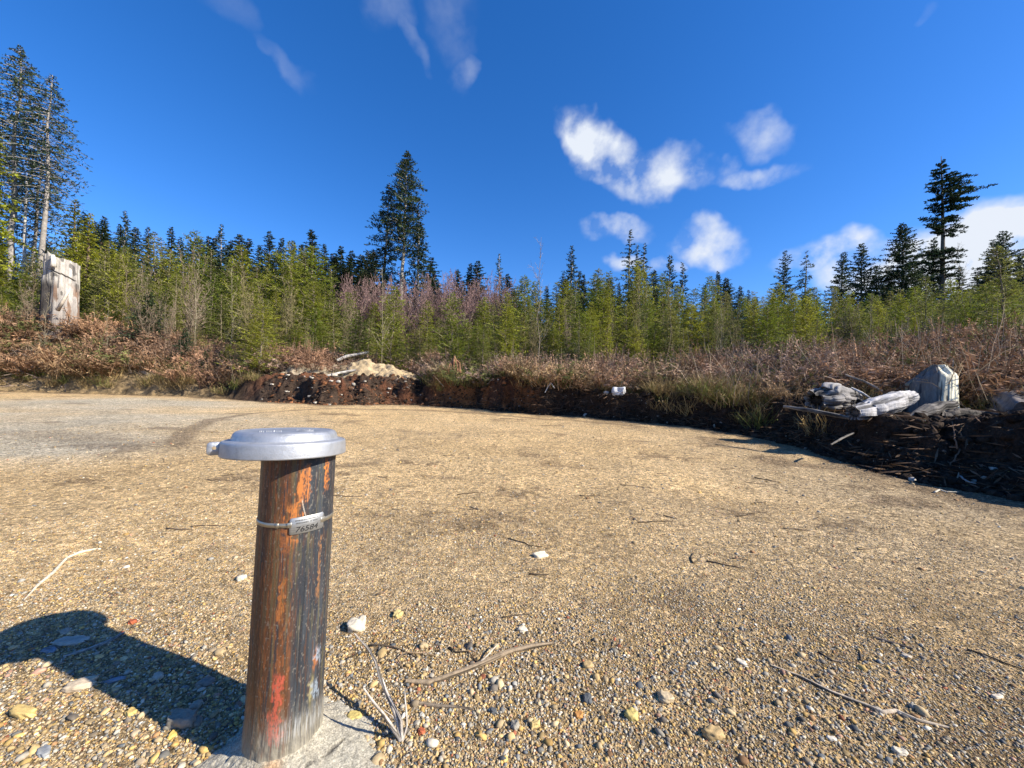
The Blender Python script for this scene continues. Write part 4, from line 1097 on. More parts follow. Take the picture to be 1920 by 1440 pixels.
# clods and chips on the bank
n = 9000
th = np.radians(rs.uniform(-33, 57, n)); s = rs.rand(n) ** 1.3 * np.interp(th, _th, _W) * 2.2 - .12
r = edgeR(th) + s; x = r * np.sin(th); y = r * np.cos(th)
V0, T0 = ICO1
P, T, C = scatter_pebbles(rs, 0, ICO1, rs.lognormal(math.log(.019), .6, n).clip(.006, .085), (x, y), .42, PW, (.5, 1.0))
pxx = np.interp(th, _th, _px)
cc = np.where((rs.rand(n) < .025)[:, None], np.array([.35, .32, .27]), np.where(((pxx < 1000) & (pxx > 500) & (rs.rand(n) < .5))[:, None], np.array([.17, .075, .035]), np.array([.045, .032, .023])))
C = np.repeat(cc * rs.uniform(.5, 1.6, (n, 1)), 12, 0)
tag(obj('soil_clods', mk_mesh('soil_clods', P, T, M['soil'], C)), 'loose clods and chips tumbled down the soil bank', 'soil', kind='stuff')
# dead flat litter on the berm

# ------------------------------------------------------------------ conifers
def conifer_meshes(seed, H, R, cb, nbr, tw, tww, rise=.35, droop=.3, prof='cone', dens=1.0, trunk_r=.02, wood_c=(.14, .10, .07),
                   leaf_start=.15, gap=0.0, sparse_low=0.0, explicit=None, mat='young', ang=58, upw=.35, wispy=0, lean=0.0):
    rs = np.random.RandomState(seed)
    wood = MB(); leaf = MB()
    n = 12; zz = np.linspace(0, H, n)
    axx = np.cumsum(rs.normal(0, H * .004, n)); axy = np.cumsum(rs.normal(0, H * .004, n)); axx -= axx[0]; axy -= axy[0]
    axx = axx + lean * zz
    wood.tube(np.stack([axx, axy, zz], -1), trunk_r * H * (1.02 - zz / H) ** .8 * 1.0 + .004, 8, wood_c)
    br = []
    if explicit: br = explicit
    else:
        for i in range(nbr):
            u = ((i + rs.rand()) / nbr) ** .88
            if rs.rand() < gap: continue
            z = (cb + (1 - cb) * u) * H
            if prof == 'cone': p = (1 - u) ** .76 * (.85 + .15 * math.sin(i * 1.7)) + .015
            elif prof == 'round': p = (np.sin(np.pi * (u * .80 + .20)) ** .75) * (1 - u * .25) + .03
            elif prof == 'bushy': p = (1 - u) ** .62 * rs.uniform(.6, 1.15) * (.75 + .25 * min(1, u * 5)) + .02
            elif prof == 'spire': p = (1 - u) ** .75 * (.55 + .45 * rs.rand()) + .02
            L = R * p * rs.uniform(.62, 1.15)
            br.append((z, i * 2.399 + rs.normal(0, .4), L, rise * (1.25 if u > .7 else 1) + rs.normal(0, .10) + .35 * u * (prof == 'cone'), 1.0 - sparse_low * (1 - u)))
    for (z, az, L, ri, dn) in br:
        if L < .03: continue
        bx_ = np.interp(z, zz, axx); by_ = np.interp(z, zz, axy)
        d = np.array([math.cos(az), math.sin(az), 0]); sd = np.array([-math.sin(az), math.cos(az), 0])
        q = np.linspace(0, 1, 5)
        wig = rs.normal(0, .04 * L)
        P = np.array([bx_, by_, z]) + d * (q * L)[:, None] + sd * (wig * np.sin(q * 3))[:, None] + np.array([0, 0, 1.0]) * (ri * q * L - droop * L * q ** 2)[:, None]
        w0 = max(.012 * L, .0012 * H) + .003
        # branch wood as slim 3-sided tube
        wood.tube(P, np.linspace(w0, w0 * .3, 5), 3, wood_c, cap=False)
        twf = tw; tw = twf * min(1.0, max(.42, L / (.5 * R)))
        m = max(5, int(L / tw * 5.5 * dens * dn))
        u_ = np.sort(rs.uniform(leaf_start, 1.0, m))
        B = np.stack([np.interp(u_, q, P[:, k]) for k in range(3)], -1)
        sg = np.where(rs.rand(m) < .5, 1, -1)
        an = np.radians(rs.normal(ang, 12, m)) * np.where(u_ > .93, .4, 1)
        D = d * np.cos(an)[:, None] + sd * (np.sin(an) * sg)[:, None] + np.array([0, 0, 1.0]) * (rs.normal(upw * .4, upw, m))[:, None]
        D /= np.linalg.norm(D, axis=1)[:, None]
        l = tw * (1.15 - .65 * u_) * rs.uniform(.6, 1.2, m); tw = twf
        base = rs.uniform(.7, 1.25)
        shade = base * rs.uniform(.8, 1.25, (m, 1)) * np.array([[1.0, 1.0, 1.0]]) * (.8 + .4 * u_[:, None])
        leaf.kites(B, D, l, tww, rs, shade, .45, up=.45)
        # second order sprigs
        for rep in range(2):
            f = rs.uniform(.25, .8, m); B2 = B + D * (l * f)[:, None]
            D2 = D + rs.normal(0, .55, (m, 3)); D2 /= np.linalg.norm(D2, axis=1)[:, None]
            leaf.kites(B2, D2, l * .55, tww * .85, rs, shade * rs.uniform(.85, 1.15, (m, 1)), .45, up=.6)
    return wood.mesh('trunk', M['bark']), leaf.mesh('crown', M[mat])

def place_tree(name, meshes, x, y, s, rz, label, cat='tree', group=None, sx=1.0, sink=.05, tilt=0.0):
    o = empty(name, (x, y, gz(x, y) - sink), label, cat, group, rz, (s * sx, s * sx, s))
    o.rotation_euler = (tilt * RS.normal(), tilt * RS.normal(), rz)
    obj('trunk', meshes[0], o); obj('crown', meshes[1], o)
    return o

def tree_px(name, meshes, H0, px, pytop, Y, label, cat='tree', group=None, sx=1.0, rz=None, tilt=0.0):
    P = at(px, pytop, Y); g = gz(P[0], P[1]); s = (P[2] - g) / H0
    return place_tree(name, meshes, P[0], P[1], s, RS.uniform(0, 6.28) if rz is None else rz, label, cat, group, sx, tilt=tilt)

# --- feature trees
# tall thinned firs at the left
def tall_left(seed, px, pt, Y, R_px, cb, label, nbr=150, dens=.8, gap=.05, mat='fir', prof='round'):
    P = at(px, pt, Y); g = gz(P[0], P[1]); H = P[2] - g
    R_ = R_px / F * Y
    ms = conifer_meshes(seed, H, R_, cb, int(nbr * 1.35), .42, .065, rise=.05, droop=.36, prof=prof, dens=dens * 1.25, trunk_r=.0105, wood_c=(.27, .245, .215), leaf_start=.2, gap=gap, sparse_low=.4, mat=mat)
    return tree_px('fir_tree', ms, H, px, pt, Y, label, rz=0.0)
tall_left(601, 46, 92, 27, 80, .42, 'tallest thin-crowned grey fir at the far left with a bare lower trunk', nbr=170)
tall_left(603, 102, 142, 26, 62, .50, 'second tall grey fir right of the tallest one at far left, ragged brownish top', nbr=120, dens=.7)
tall_left(605, -25, 190, 30, 80, .35, 'tall fir half outside the left edge of the photo', nbr=120)
tall_left(607, 70, 250, 29, 55, .35, 'dark slim fir between the two tall grey firs at left', nbr=110, mat='dark')
# snag between
P = at(52, 330, 26.5)
def snag(seed, H, r, c):
    mb = MB(); rs = np.random.RandomState(seed); z = np.linspace(0, H, 9)
    mb.tube(np.stack([rs.normal(0, .03, 9), rs.normal(0, .03, 9), z], -1), np.linspace(r, r * .4, 9), 8, c)
    return mb.mesh('dead_tree', M['bark'])
tag(obj('dead_tree', snag(3, P[2] - gz(P[0], P[1]), .13, (.42, .39, .34)), None, (P[0], P[1], gz(P[0], P[1]))), 'thin pale dead trunk between the two tall grey firs at left', 'dead tree')
# stray branch reaching right
ms = conifer_meshes(611, 12, 3, .3, 60, .4, .07, mat='fir', trunk_r=.008, prof='cone', gap=.3)
tree_px('cedar_tree', conifer_meshes(613, 14, 3.2, .05, 170, .55, .11, rise=.1, droop=.5, prof='cone', mat='cedar', dens=1.3), 14, -18, 215, 22, 'bright yellow-green cedar at the left edge in front of the tall firs', sx=1.0)
tree_px('cedar_tree', conifer_meshes(615, 10, 2.4, .05, 150, .45, .09, rise=.1, droop=.4, prof='cone', mat='olive', dens=1.2), 10, 138, 375, 26, 'bushy olive-green conifer right of the second tall grey fir')
tree_px('cedar_tree', conifer_meshes(617, 10, 2.4, .05, 150, .45, .09, rise=.1, droop=.4, prof='cone', mat='cedar', dens=1.2), 10, 165, 398, 23, 'yellow-green young conifer behind the tall bleached stump')

# centre group of three
def feat(seed, px, pt, Y, Rpx, cb, label, mat='dark', prof='round', nbr=170, dens=1.2, tw=.7, tww=.14, tr=.012, wc=(.30, .27, .22), rise=.1, droop=.25, gap=0.0, name='fir_tree', sl=.1):
    P = at(px, pt, Y); g = gz(P[0], P[1]); H = P[2] - g; R_ = Rpx / F * Y * (2.05 if prof == 'cone' else 1.15)
    ms = conifer_meshes(seed, H, R_, cb, int(nbr * 1.2), tw * .72, tww * .62, rise=rise, droop=droop, prof=prof, dens=dens * 1.5, trunk_r=tr, wood_c=wc, leaf_start=.05, mat=mat, gap=gap, sparse_low=sl)
    return tree_px(name, ms, H, px, pt, Y, label, rz=0.0)
feat(621, 762, 290, 36, 40, .52, 'tallest fir of the central trio with a bare pale lower trunk', nbr=150, dens=1.0, gap=.15)
feat(623, 722, 345, 37, 38, .34, 'left fir of the central trio with a broad dark crown', nbr=130, dens=1.0, gap=.15)
feat(625, 790, 398, 36, 27, .30, 'right and shortest fir of the central trio', nbr=110, dens=1.2, gap=.1)
# windswept tree at right: explicit limbs
def windswept():
    Y = 30.0; px0, pt = 1778, 286
    P = at(px0, pt, Y); g = gz(P[0], P[1]); H = P[2] - g; k = Y / F
    rs = np.random.RandomState(631)
    ex = []
    def zt(py): return H - (py - pt) * k
    # (photo y, reach in photo px, side) limbs: + = right
    rows = [(292, 5, 1), (298, 8, -1), (302, 10, 1), (308, 14, -1), (312, 12, 1), (316, 20, -1), (322, 28, 1), (324, 18, -1), (330, 42, 1), (332, 20, -1), (338, 46, 1), (342, 30, -1), (346, 50, 1),
            (352, 60, 1), (354, 18, -1), (360, 60, 1), (364, 20, -1), (368, 66, 1), (373, 60, 1), (378, 24, -1), (380, 60, 1), (386, 28, -1), (390, 48, 1), (396, 18, -1), (400, 34, 1),
            (404, 20, 1), (408, 44, -1), (410, 30, 1), (414, 34, -1), (418, 40, 1), (424, 30, -1), (428, 38, 1), (432, 22, -1), (436, 24, 1), (466, 24, 1), (468, 38, 1), (472, 30, -1), (474, 46, -1), (478, 36, 1), (482, 44, -1), (488, 34, 1), (492, 40, -1), (500, 34, 1), (505, 38, -1), (512, 36, 1), (518, 36, -1)]
    for (py, reach, sd) in rows:
        for rep in range(4):
            a = (0 if sd > 0 else math.pi) + rs.normal(0, (.10, .25, .9, .9)[rep])
            L = reach * k * (1.1, .98, .6, .5)[rep] * rs.uniform(.85, 1.1)
            ex.append((zt(py + 6) + rs.normal(0, .1), a, L, (.32 if sd > 0 and py < 400 else .12) + rs.normal(0, .06), 1.0))
    ms = conifer_meshes(633, H, 3, .3, 0, .42, .085, rise=.2, droop=.12, dens=2.0, trunk_r=.013, wood_c=(.10, .085, .07), leaf_start=.12, mat='dark', explicit=ex, upw=.2)
    tree_px('windswept_tree', ms, H, px0, pt, Y, 'tall lopsided wind-swept conifer with long limbs to the right', rz=0.0)
windswept()
feat(641, 1697, 418, 34, 52, .10, 'broad dark fir left of the wind-swept conifer', prof='cone', nbr=190, dens=1.2, rise=.25)
feat(643, 1618, 455, 36, 36, .05, 'dark spruce with a thin spike top, second to the left of the wind-swept conifer', prof='cone', nbr=130, rise=.25)
feat(645, 1577, 474, 38, 32, .05, 'rounded dark conifer left of the spike-topped spruce', prof='cone', nbr=120, rise=.3)
feat(647, 1476, 470, 42, 30, .05, 'narrow pointed conifer beside the flat-topped one', prof='cone', nbr=110, rise=.3)
feat(649, 1512, 472, 40, 22, .25, 'flat-topped ragged conifer right of the narrow pointed one', prof='round', nbr=60, gap=.3)
feat(651, 1745, 448, 36, 34, .05, 'small fir peeking out just left of the wind-swept trunk', prof='cone', nbr=110, rise=.3)
feat(653, 1862, 447, 33, 30, .10, 'left twin of the grey-green firs near the right edge', prof='cone', nbr=130, rise=.3, mat='fir')
feat(655, 1884, 433, 33.5, 42, .10, 'right and taller twin of the grey-green firs near the right edge', prof='cone', nbr=150, rise=.3, mat='fir')
feat(657, 1925, 470, 32, 34, .05, 'fir cut by the right edge of the photo', prof='cone', nbr=110, rise=.3, mat='fir')
feat(661, 1177, 430, 44, 25, .12, 'slim pointed fir, tallest on the skyline right of centre', prof='cone', nbr=95, rise=.15, gap=.25, tw=.6, dens=1.0)
feat(663, 1199, 458, 46, 20, .12, 'thin brownish conifer just right of the slim pointed fir', prof='cone', nbr=80, gap=.2, mat='fir', tw=.6)
feat(665, 1214, 457, 46, 28, .12, 'brownish conifer with a wider skirt, second to the right of the slim fir', prof='cone', nbr=90, gap=.2, mat='fir', tw=.6)
feat(667, 1258, 478, 46, 27, .10, 'dense dark fir left of the puffy white cloud gap', prof='cone', nbr=100, rise=.3)
feat(669, 1281, 491, 46, 20, .10, 'smaller dark fir touching the dense dark one at its right', prof='cone', nbr=80, rise=.3)
feat(671, 1072, 461, 44, 23, .10, 'dark pyramidal fir standing alone above the middle of the treeline', prof='cone', nbr=110, rise=.3)
feat(673, 235, 393, 44, 24, .10, 'dark fir rising highest among the skyline trees at left', prof='cone', nbr=110, rise=.3)
feat(675, 418, 421, 44, 26, .10, 'dark spruce on the skyline above the young green firs, left of centre', prof='cone', nbr=110, rise=.3)
feat(677, 938, 474, 52, 15, .10, 'slim pale fir on the skyline above the pinkish alders', prof='cone', nbr=80, rise=.3, mat='fir')

# --- dark skyline conifers (many alike)
DV = []
for k, (pr, R_, mt) in enumerate((('cone', 4.3, 'dark'), ('cone', 3.6, 'dark'), ('spire', 3.2, 'dark'), ('cone', 4.8, 'fir'), ('cone', 3.0, 'dark'))):
    DV.append(conifer_meshes(700 + k, 16, R_ * .85, .08, 230, .42, .085, rise=.12, droop=.2, prof=pr, dens=1.5, trunk_r=.01, leaf_start=.05, mat=mt, gap=.06))
SKY_T = [(150, 395), (172, 412), (185, 405), (205, 415), (222, 420), (250, 418), (268, 425), (290, 421), (310, 440), (330, 424), (343, 436), (356, 441), (375, 445), (390, 440), (405, 446), (432, 452), (446, 432), (462, 450), (479, 435), (492, 452), (505, 430), (517, 450), (532, 446), (546, 455), (560, 440),
         (572, 455), (586, 430), (600, 452), (615, 455), (625, 462), (636, 449), (648, 470), (658, 462), (672, 466), (685, 458), (698, 470), (640, 480), (806, 484), (818, 495), (835, 488), (849, 490), (862, 498), (871, 485), (884, 498), (897, 494), (912, 492), (926, 505), (950, 505),
         (962, 510), (975, 508), (985, 512), (1000, 508), (1020, 512), (1038, 505), (1050, 498), (1062, 505), (1088, 492), (1098, 508), (1110, 512), (1125, 508), (1140, 512), (1152, 515), (1165, 512), (1190, 505), (1228, 500), (1240, 510), (1298, 512), (1305, 516), (1318, 518), (1330, 518), (1342, 505), (1356, 515), (1370, 528), (1384, 530), (1396, 532),
         (1410, 530), (1425, 534), (1440, 525), (1448, 505), (1460, 495), (1490, 512), (1525, 500), (1540, 520), (1556, 515), (1598, 500), (1640, 495), (1655, 505), (1725, 490), (1760, 500), (1800, 492), (1812, 480), (1835, 500), (1848, 490), (1905, 488), (1915, 470), (1945, 470), (1968, 450), (120, 420), (-40, 400), (15, 430)]
GD = 'dark conifers along the far treeline'
rs = np.random.RandomState(61)
for (px, pt) in SKY_T:
    if rs.rand() < (.30 if px < 700 or px > 1450 else .45): continue
    pt += rs.uniform(-4, 12) + (6 if 960 < px < 1450 else 0)
    Y = rs.uniform(44, 58)
    tree_px('conifer_tree', DV[rs.randint(len(DV))], 16, px, pt, Y, 'dark conifer in the far treeline, one of many alike', group=GD, sx=rs.uniform(1.15, 1.75))
for px in np.arange(-40, 1990, 21):
    pt = np.interp(px, [0, 150, 300, 650, 900, 1400, 1920], [440, 440, 470, 490, 520, 548, 520]) + rs.uniform(8, 34)
    tree_px('conifer_tree', DV[rs.randint(len(DV))], 16, px + rs.uniform(-8, 8), pt, rs.uniform(36, 44), 'dark conifer in the far treeline, one of many alike', group=GD, sx=rs.uniform(1.3, 1.8))

# --- young firs of the thicket
YV = []
for k in range(7):
    YV.append(conifer_meshes(800 + k, 5, (1.45, 1.2, 1.6, 1.0, 1.35, 1.7, 1.15)[k], .02, (140, 130, 150, 115, 140, 150, 120)[k], .30, .032, rise=.42, droop=.10, prof='bushy', dens=(.95, .8, 1.05, .75, .9, 1.1, .85)[k],
                             trunk_r=.0065, wood_c=(.22, .18, .12), leaf_start=.08, mat=('young', 'olive', 'young', 'olive', 'young', 'young', 'olive')[k], gap=.05, upw=.45))
GY = 'young firs crowding the thicket beyond the bank'
LY = 'young yellow-green fir crowding the thicket, one of many alike'
rs = np.random.RandomState(71)
cnt = 0
TOPB = lambda px: np.interp(px, [-50, 150, 260, 340, 450, 560, 640, 700, 800, 940, 1000, 1100, 1200, 1350, 1500, 1700, 1800, 1960], [480, 440, 445, 440, 470, 450, 500, 545, 560, 545, 515, 510, 505, 530, 535, 545, 520, 520])
BASEF = lambda px: np.interp(px, [0, 200, 400, 600, 800, 1000, 1200, 1400, 1500, 1700, 1920], [640, 640, 660, 660, 655, 655, 640, 615, 605, 600, 610])
YN = lambda px: np.interp(px, [0, 400, 800, 1000, 1200, 1400, 1600, 1920], [18.5, 16.5, 16.5, 15.5, 14.5, 14, 13.5, 12.5])
for row, (nY, n) in enumerate(((0, 46), (1.6, 50), (3.4, 54), (5.4, 54), (8, 50))):
    for i in range(n):
        px = -60 + (i + rs.uniform(-.45, .45)) * 2040 / n
        Y = YN(px) + nY + rs.uniform(-.8, .8)
        f = [.32, .56, .76, .88, .96][row] + rs.uniform(-.22, .12)
        if 640 < px < 960 and row >= 3: f = min(f, .8)
        if 100 < px < 165 and row <= 1: continue
        if row == 0 and rs.rand() < .35: continue
        pt = BASEF(px) - 12 + (TOPB(px) - BASEF(px) + 12) * f + rs.uniform(-12, 10)
        P = at(px, pt, Y); h = P[2] - gz(P[0], P[1])
        if h < .7: continue
        k = rs.randint(len(YV))
        place_tree('young_fir', YV[k], P[0], P[1], h / 5, rs.uniform(0, 6.28), LY, 'fir sapling', GY, sx=min(1.7, max(1.2, 3.8 / h) * rs.uniform(.8, 1.2)), tilt=.02)
        cnt += 1
LS = 'small green fir sapling growing up through the brown bracken, one of many alike'
for i in range(34):
    px = rs.uniform(420, 1900); Y = YN(px) - rs.uniform(.3, 3.6); h = rs.uniform(1.2, 2.7)
    x0 = (px - 960) / F * Y
    if math.hypot(x0 - 5.4, Y - 5) < 1.8 or (600 < px < 800 and Y < 15.2): continue
    place_tree('fir_sapling', YV[rs.randint(len(YV))], x0, Y, h / 5, rs.uniform(0, 6.28), LS, 'fir sapling', 'small firs coming up through the bracken', sx=rs.uniform(1.3, 1.9), tilt=.03)
print('young', cnt)
# singular front ones
YD = conifer_meshes(820, 3, 1.0, .02, 110, .24, .040, rise=.3, droop=.2, prof='cone', dens=1.5, mat='dark', trunk_r=.008)
tree_px('young_fir', YD, 3, 345, 612, 14.9, 'small dark green fir in front of the brush at left of centre', 'fir sapling', sx=1.0)
tree_px('young_fir', YD, 3, 385, 655, 14.3, 'tiny green fir low at the clearing edge right of the dark one', 'fir sapling', sx=1.2)
tree_px('young_fir', YD, 3, 275, 545, 16.2, 'dark green bushy fir with layered limbs right of the tall stump', 'fir sapling', sx=1.2)
YC = conifer_meshes(822, 5, .62, .0, 150, .26, .034, rise=.5, droop=.15, prof='spire', dens=1.8, mat='cedar', trunk_r=.006)
tree_px('young_fir', YC, 5, 1140, 548, 12.2, 'narrow bright yellow-green fir column standing forward in the brush', 'fir sapling')
tree_px('young_fir', YV[2], 5, 950, 548, 14.2, 'full light green fir right of the pinkish alders', 'fir sapling', sx=1.15)
tree_px('young_fir', YV[5], 5, 850, 548, 14.8, 'round light green fir in front of the pinkish alders', 'fir sapling', sx=1.1)
tree_px('young_fir', YV[0], 5, 735, 535, 15.2, 'light green fir in front of the central trio of tall firs', 'fir sapling', sx=1.2)
tree_px('young_fir', YC, 5, 1470, 700, 7.6, 'tiny yellow-green seedling near the shaded bank', 'fir sapling', sx=1.6)
tree_px('young_fir', YC, 5, 1715, 590, 10.5, 'thin green sapling right behind the grey stump', 'fir sapling', sx=1.4)

# ------------------------------------------------------------------ bare alders and stems
def bare(seed, H, nst, spread, c, nside=18, tww=.012, r0=.02):
    rs = np.random.RandomState(seed); mb = MB(); tw_ = MB()
    for s_ in range(nst):
        a = rs.uniform(0, 6.28); sp = spread * rs.uniform(.3, 1)
        h = H * rs.uniform(.7, 1.0) if s_ else H
        q = np.linspace(0, 1, 8)
        P = np.stack([math.cos(a) * sp * q ** 1.3 + rs.normal(0, .015 * H, 8) * q, math.sin(a) * sp * q ** 1.3 + rs.normal(0, .015 * H, 8) * q, h * q], -1)
        mb.tube(P, np.linspace(r0, r0 * .2, 8), 5, np.array(c) * rs.uniform(.8, 1.2), cap=False)
        for t in range(nside):
            u = rs.uniform(.25, .97); B = np.array([np.interp(u, q, P[:, k]) for k in range(3)])
            az = rs.uniform(0, 6.28); L = H * rs.uniform(.08, .2) * (1.2 - u)
            D = np.array([math.cos(az), math.sin(az), rs.uniform(.7, 1.6)]); D /= np.linalg.norm(D)
            q2 = np.linspace(0, 1, 4)
            PP = B + D * (q2 * L)[:, None] + np.array([0, 0, 1]) * (q2 ** 2 * L * .25)[:, None]
            tw_.tube(PP, np.linspace(r0 * .35, r0 * .12, 4), 3, np.array(c) * 1.15, cap=False)
            m = 7
            B2 = PP[rs.randint(1, 4, m)]; D2 = D + rs.normal(0, .5, (m, 3)); D2 /= np.linalg.norm(D2, axis=1)[:, None]
            tw_.kites(B2, D2, L * rs.uniform(.25, .6, m), tww, rs, np.array(c) * rs.uniform(.9, 1.4, (m, 1)), .3)
    return mb.mesh('stems', M['twig']), tw_.mesh('twigs', M['twig'])
def bare_px(name, ms, H0, px, pt, Y, label, group=None, sx=1.0, cat='shrub', rz=None):
    P = at(px, pt, Y); g = gz(P[0], P[1]); s = (P[2] - g) / H0
    o = empty(name, (P[0], P[1], g - .05), label, cat, group, RS.uniform(0, 6.28) if rz is None else rz, (s * sx, s * sx, s))
    obj('stems', ms[0], o); obj('twigs', ms[1], o)
PINK = (.20, .128, .115); GREYB = (.19, .145, .10); OLV = (.17, .14, .07)
AV = [bare(900 + k, 4, 9, 1.0, PINK, 26, .016, .018) for k in range(3)]
BV = [bare(910 + k, 4, 6, .8, GREYB, 24, .014, .016) for k in range(3)]
OV = [bare(920 + k, 4, 5, .6, OLV, 22, .013, .014) for k in range(3)]
rs = np.random.RandomState(81)
for px in np.arange(645, 965, 9):
    pt = np.interp(px, [645, 700, 760, 830, 860, 900, 960], [515, 508, 515, 500, 512, 508, 520]) + rs.uniform(-4, 14)
    bare_px('bare_alder', AV[rs.randint(3)], 4, px, pt, rs.uniform(21, 25), 'leafless pinkish alder in the thicket below the central firs, one of many alike', 'leafless pinkish alders in the middle of the thicket', sx=.9)
for k in range(40):
    px = rs.uniform(-30, 1950)
    if 95 < px < 165: continue
    pt = TOPB(px) + (BASEF(px) - TOPB(px)) * rs.uniform(.05, .75)
    bare_px('bare_shrub', (BV + OV)[rs.randint(6)], 4, px, pt, YN(px) + rs.uniform(-2.0, 2.5), 'leafless grey-brown shrub among the young firs, one of many alike', 'leafless shrubs among the young firs', sx=rs.uniform(.6, 1.1))
SV = bare(931, 6, 1, .15, (.21, .17, .125), 26, .010, .020)
bare_px('bare_sapling', SV, 6, 1013, 438, 11.8, 'tall thin leafless sapling rising above the treeline at centre', cat='sapling')
SV2 = bare(933, 5, 1, .2, (.25, .215, .14), 26, .010, .019)
for px, pt, Y, lab in ((372, 470, 15.2, 'thin pale stem standing in front of the green thicket at left of centre'), (440, 500, 15.4, 'thin pale stem next to the light stem on the left thicket'), (722, 500, 14.2, 'thin green-grey stem rising in front of the central trio'),
                       (497, 560, 14.6, 'crooked thin brown sapling in the left half of the thicket'), (1085, 590, 12.5, 'bare forked sapling left of the yellow-green column'), (1352, 555, 11.5, 'bare grey sapling among the bracken right of centre'),
                       (1630, 545, 9.5, 'thin bare sapling above the root chunk at right'), (1803, 450, 16.0, 'bare one-sided sapling right of the wind-swept conifer'), (88, 545, 14.8, 'thin dark stem in front of the tall bleached stump'), (205, 560, 15.2, 'pale leaning stem right of the tall bleached stump')):
    bare_px('bare_sapling', SV2, 5, px, pt, Y, lab, cat='sapling', sx=.8)

# ------------------------------------------------------------------ brush: uncountable undergrowth
def bracken(seed, H, W, nf, leaflets=7, up=.6):
    rs = np.random.RandomState(seed); mb = MB()
    for f in range(nf):
        a = rs.uniform(0, 6.28); r = rs.uniform(0, W * .4); a2 = a + rs.normal(0, .7)
        B = np.array([math.cos(a) * r, math.sin(a) * r, 0]); L = H * rs.uniform(.6, 1.25); ti = rs.uniform(.15, 1.2) / (up + .4)
        q = np.linspace(0, 1, 5); d = np.array([math.cos(a2), math.sin(a2), 0])
        P = B + d * (np.sin(ti * q * 1.3) * L * .8)[:, None] + np.array([0, 0, 1]) * (L * (q - .55 * min(ti, 1.2) * q ** 2.2))[:, None] + rs.normal(0, .02, (5, 3))
        tone = rs.uniform(.6, 1.35)
        s = np.cross(d, [0, 0, 1.0]) + rs.normal(0, .3, 3); s /= np.linalg.norm(s)
        w = np.array([.010, .010, .008, .006, .003]) * (1 if leaflets else .5)
        V = np.stack([P - s * w[:, None], P + s * w[:, None]], 1).reshape(-1, 3)
        mb.add(V, [[2 * k, 2 * k + 1, 2 * k + 3, 2 * k + 2] for k in range(4)], None, np.full(3, tone) * .9)
        m = leaflets * 2
        if m:
            u = rs.uniform(.35, 1, m); Bq = np.stack([np.interp(u, q, P[:, k]) for k in range(3)], -1)
            D = s[None] * np.where(rs.rand(m) < .5, 1, -1)[:, None] + rs.normal(0, .35, (m, 3)) - np.array([0, 0, .3]); D /= np.linalg.norm(D, axis=1)[:, None]
            mb.kites(Bq, D, H * rs.uniform(.10, .24, m) * (1.3 - u), .021 * H, rs, (tone * rs.uniform(.8, 1.25, m))[:, None] * np.ones(3), .4)
    return mb.arrays()
def bake(name, variants, pts, scl, cols, label, cat, mat, rs, hz=None):
    Vs = []; Qs = []; Cs = []; off = 0
    vi = rs.randint(len(variants), size=len(pts))
    for k, (V, Q, T, C) in enumerate(variants):
        I = np.where(vi == k)[0]; n = len(I)
        if not n: continue
        a = rs.uniform(0, 6.28, n); c, s = np.cos(a), np.sin(a)
        X = (V[None, :, 0] * c[:, None] - V[None, :, 1] * s[:, None]) * scl[I][:, None]
        Y = (V[None, :, 0] * s[:, None] + V[None, :, 1] * c[:, None]) * scl[I][:, None]
        Z = V[None, :, 2] * (scl[I] * (hz[I] if hz is not None else 1))[:, None]
        P = np.stack([X, Y, Z], -1) + pts[I][:, None]
        Vs.append(P.reshape(-1, 3)); Qs.append((Q[None] + (np.arange(n) * len(V))[:, None, None] + off).reshape(-1, 4)); off += n * len(V)
        Cs.append((C[None] * cols[I][:, None]).reshape(-1, 3))
    print(name, sum(len(q) for q in Qs))
    return tag(obj(name, mk_mesh(name, np.vstack(Vs), np.vstack(Qs), mat, np.vstack(Cs))), label, cat, None, 'stuff')
BRV = [bracken(950 + k, .75, .9, 34, 8, up=.35) for k in range(5)]
rs = np.random.RandomState(91)
def field(n, s0, s1, t0=-56, t1=54, p=.8):
    th = np.radians(rs.uniform(t0, t1, n)); u = rs.rand(n) ** p
    s = np.interp(th, _th, _W) * s0 + u * s1
    r = edgeR(th) + s
    return th, s, r * np.sin(th), r * np.cos(th)
th, s, x, y = field(4300, .9, 10.5)
pxs = np.interp(th, _th, _px)
m = ~((pxs > 470) & (pxs < 810) & (s < np.interp(pxs, [470, 600, 780, 810], [2.2, 3.2, 3.2, 1.8]))) & (fbm(x * .7, y * .7, 131, 3) > .33); m2 = np.hypot(x[m] - at(1160, 722, 8.75)[0], y[m] - 8.75) > .7; th, s, x, y, pxs = th[m][m2], s[m][m2], x[m][m2], y[m][m2], pxs[m][m2]
z = ground_z(x, y); n = len(x)
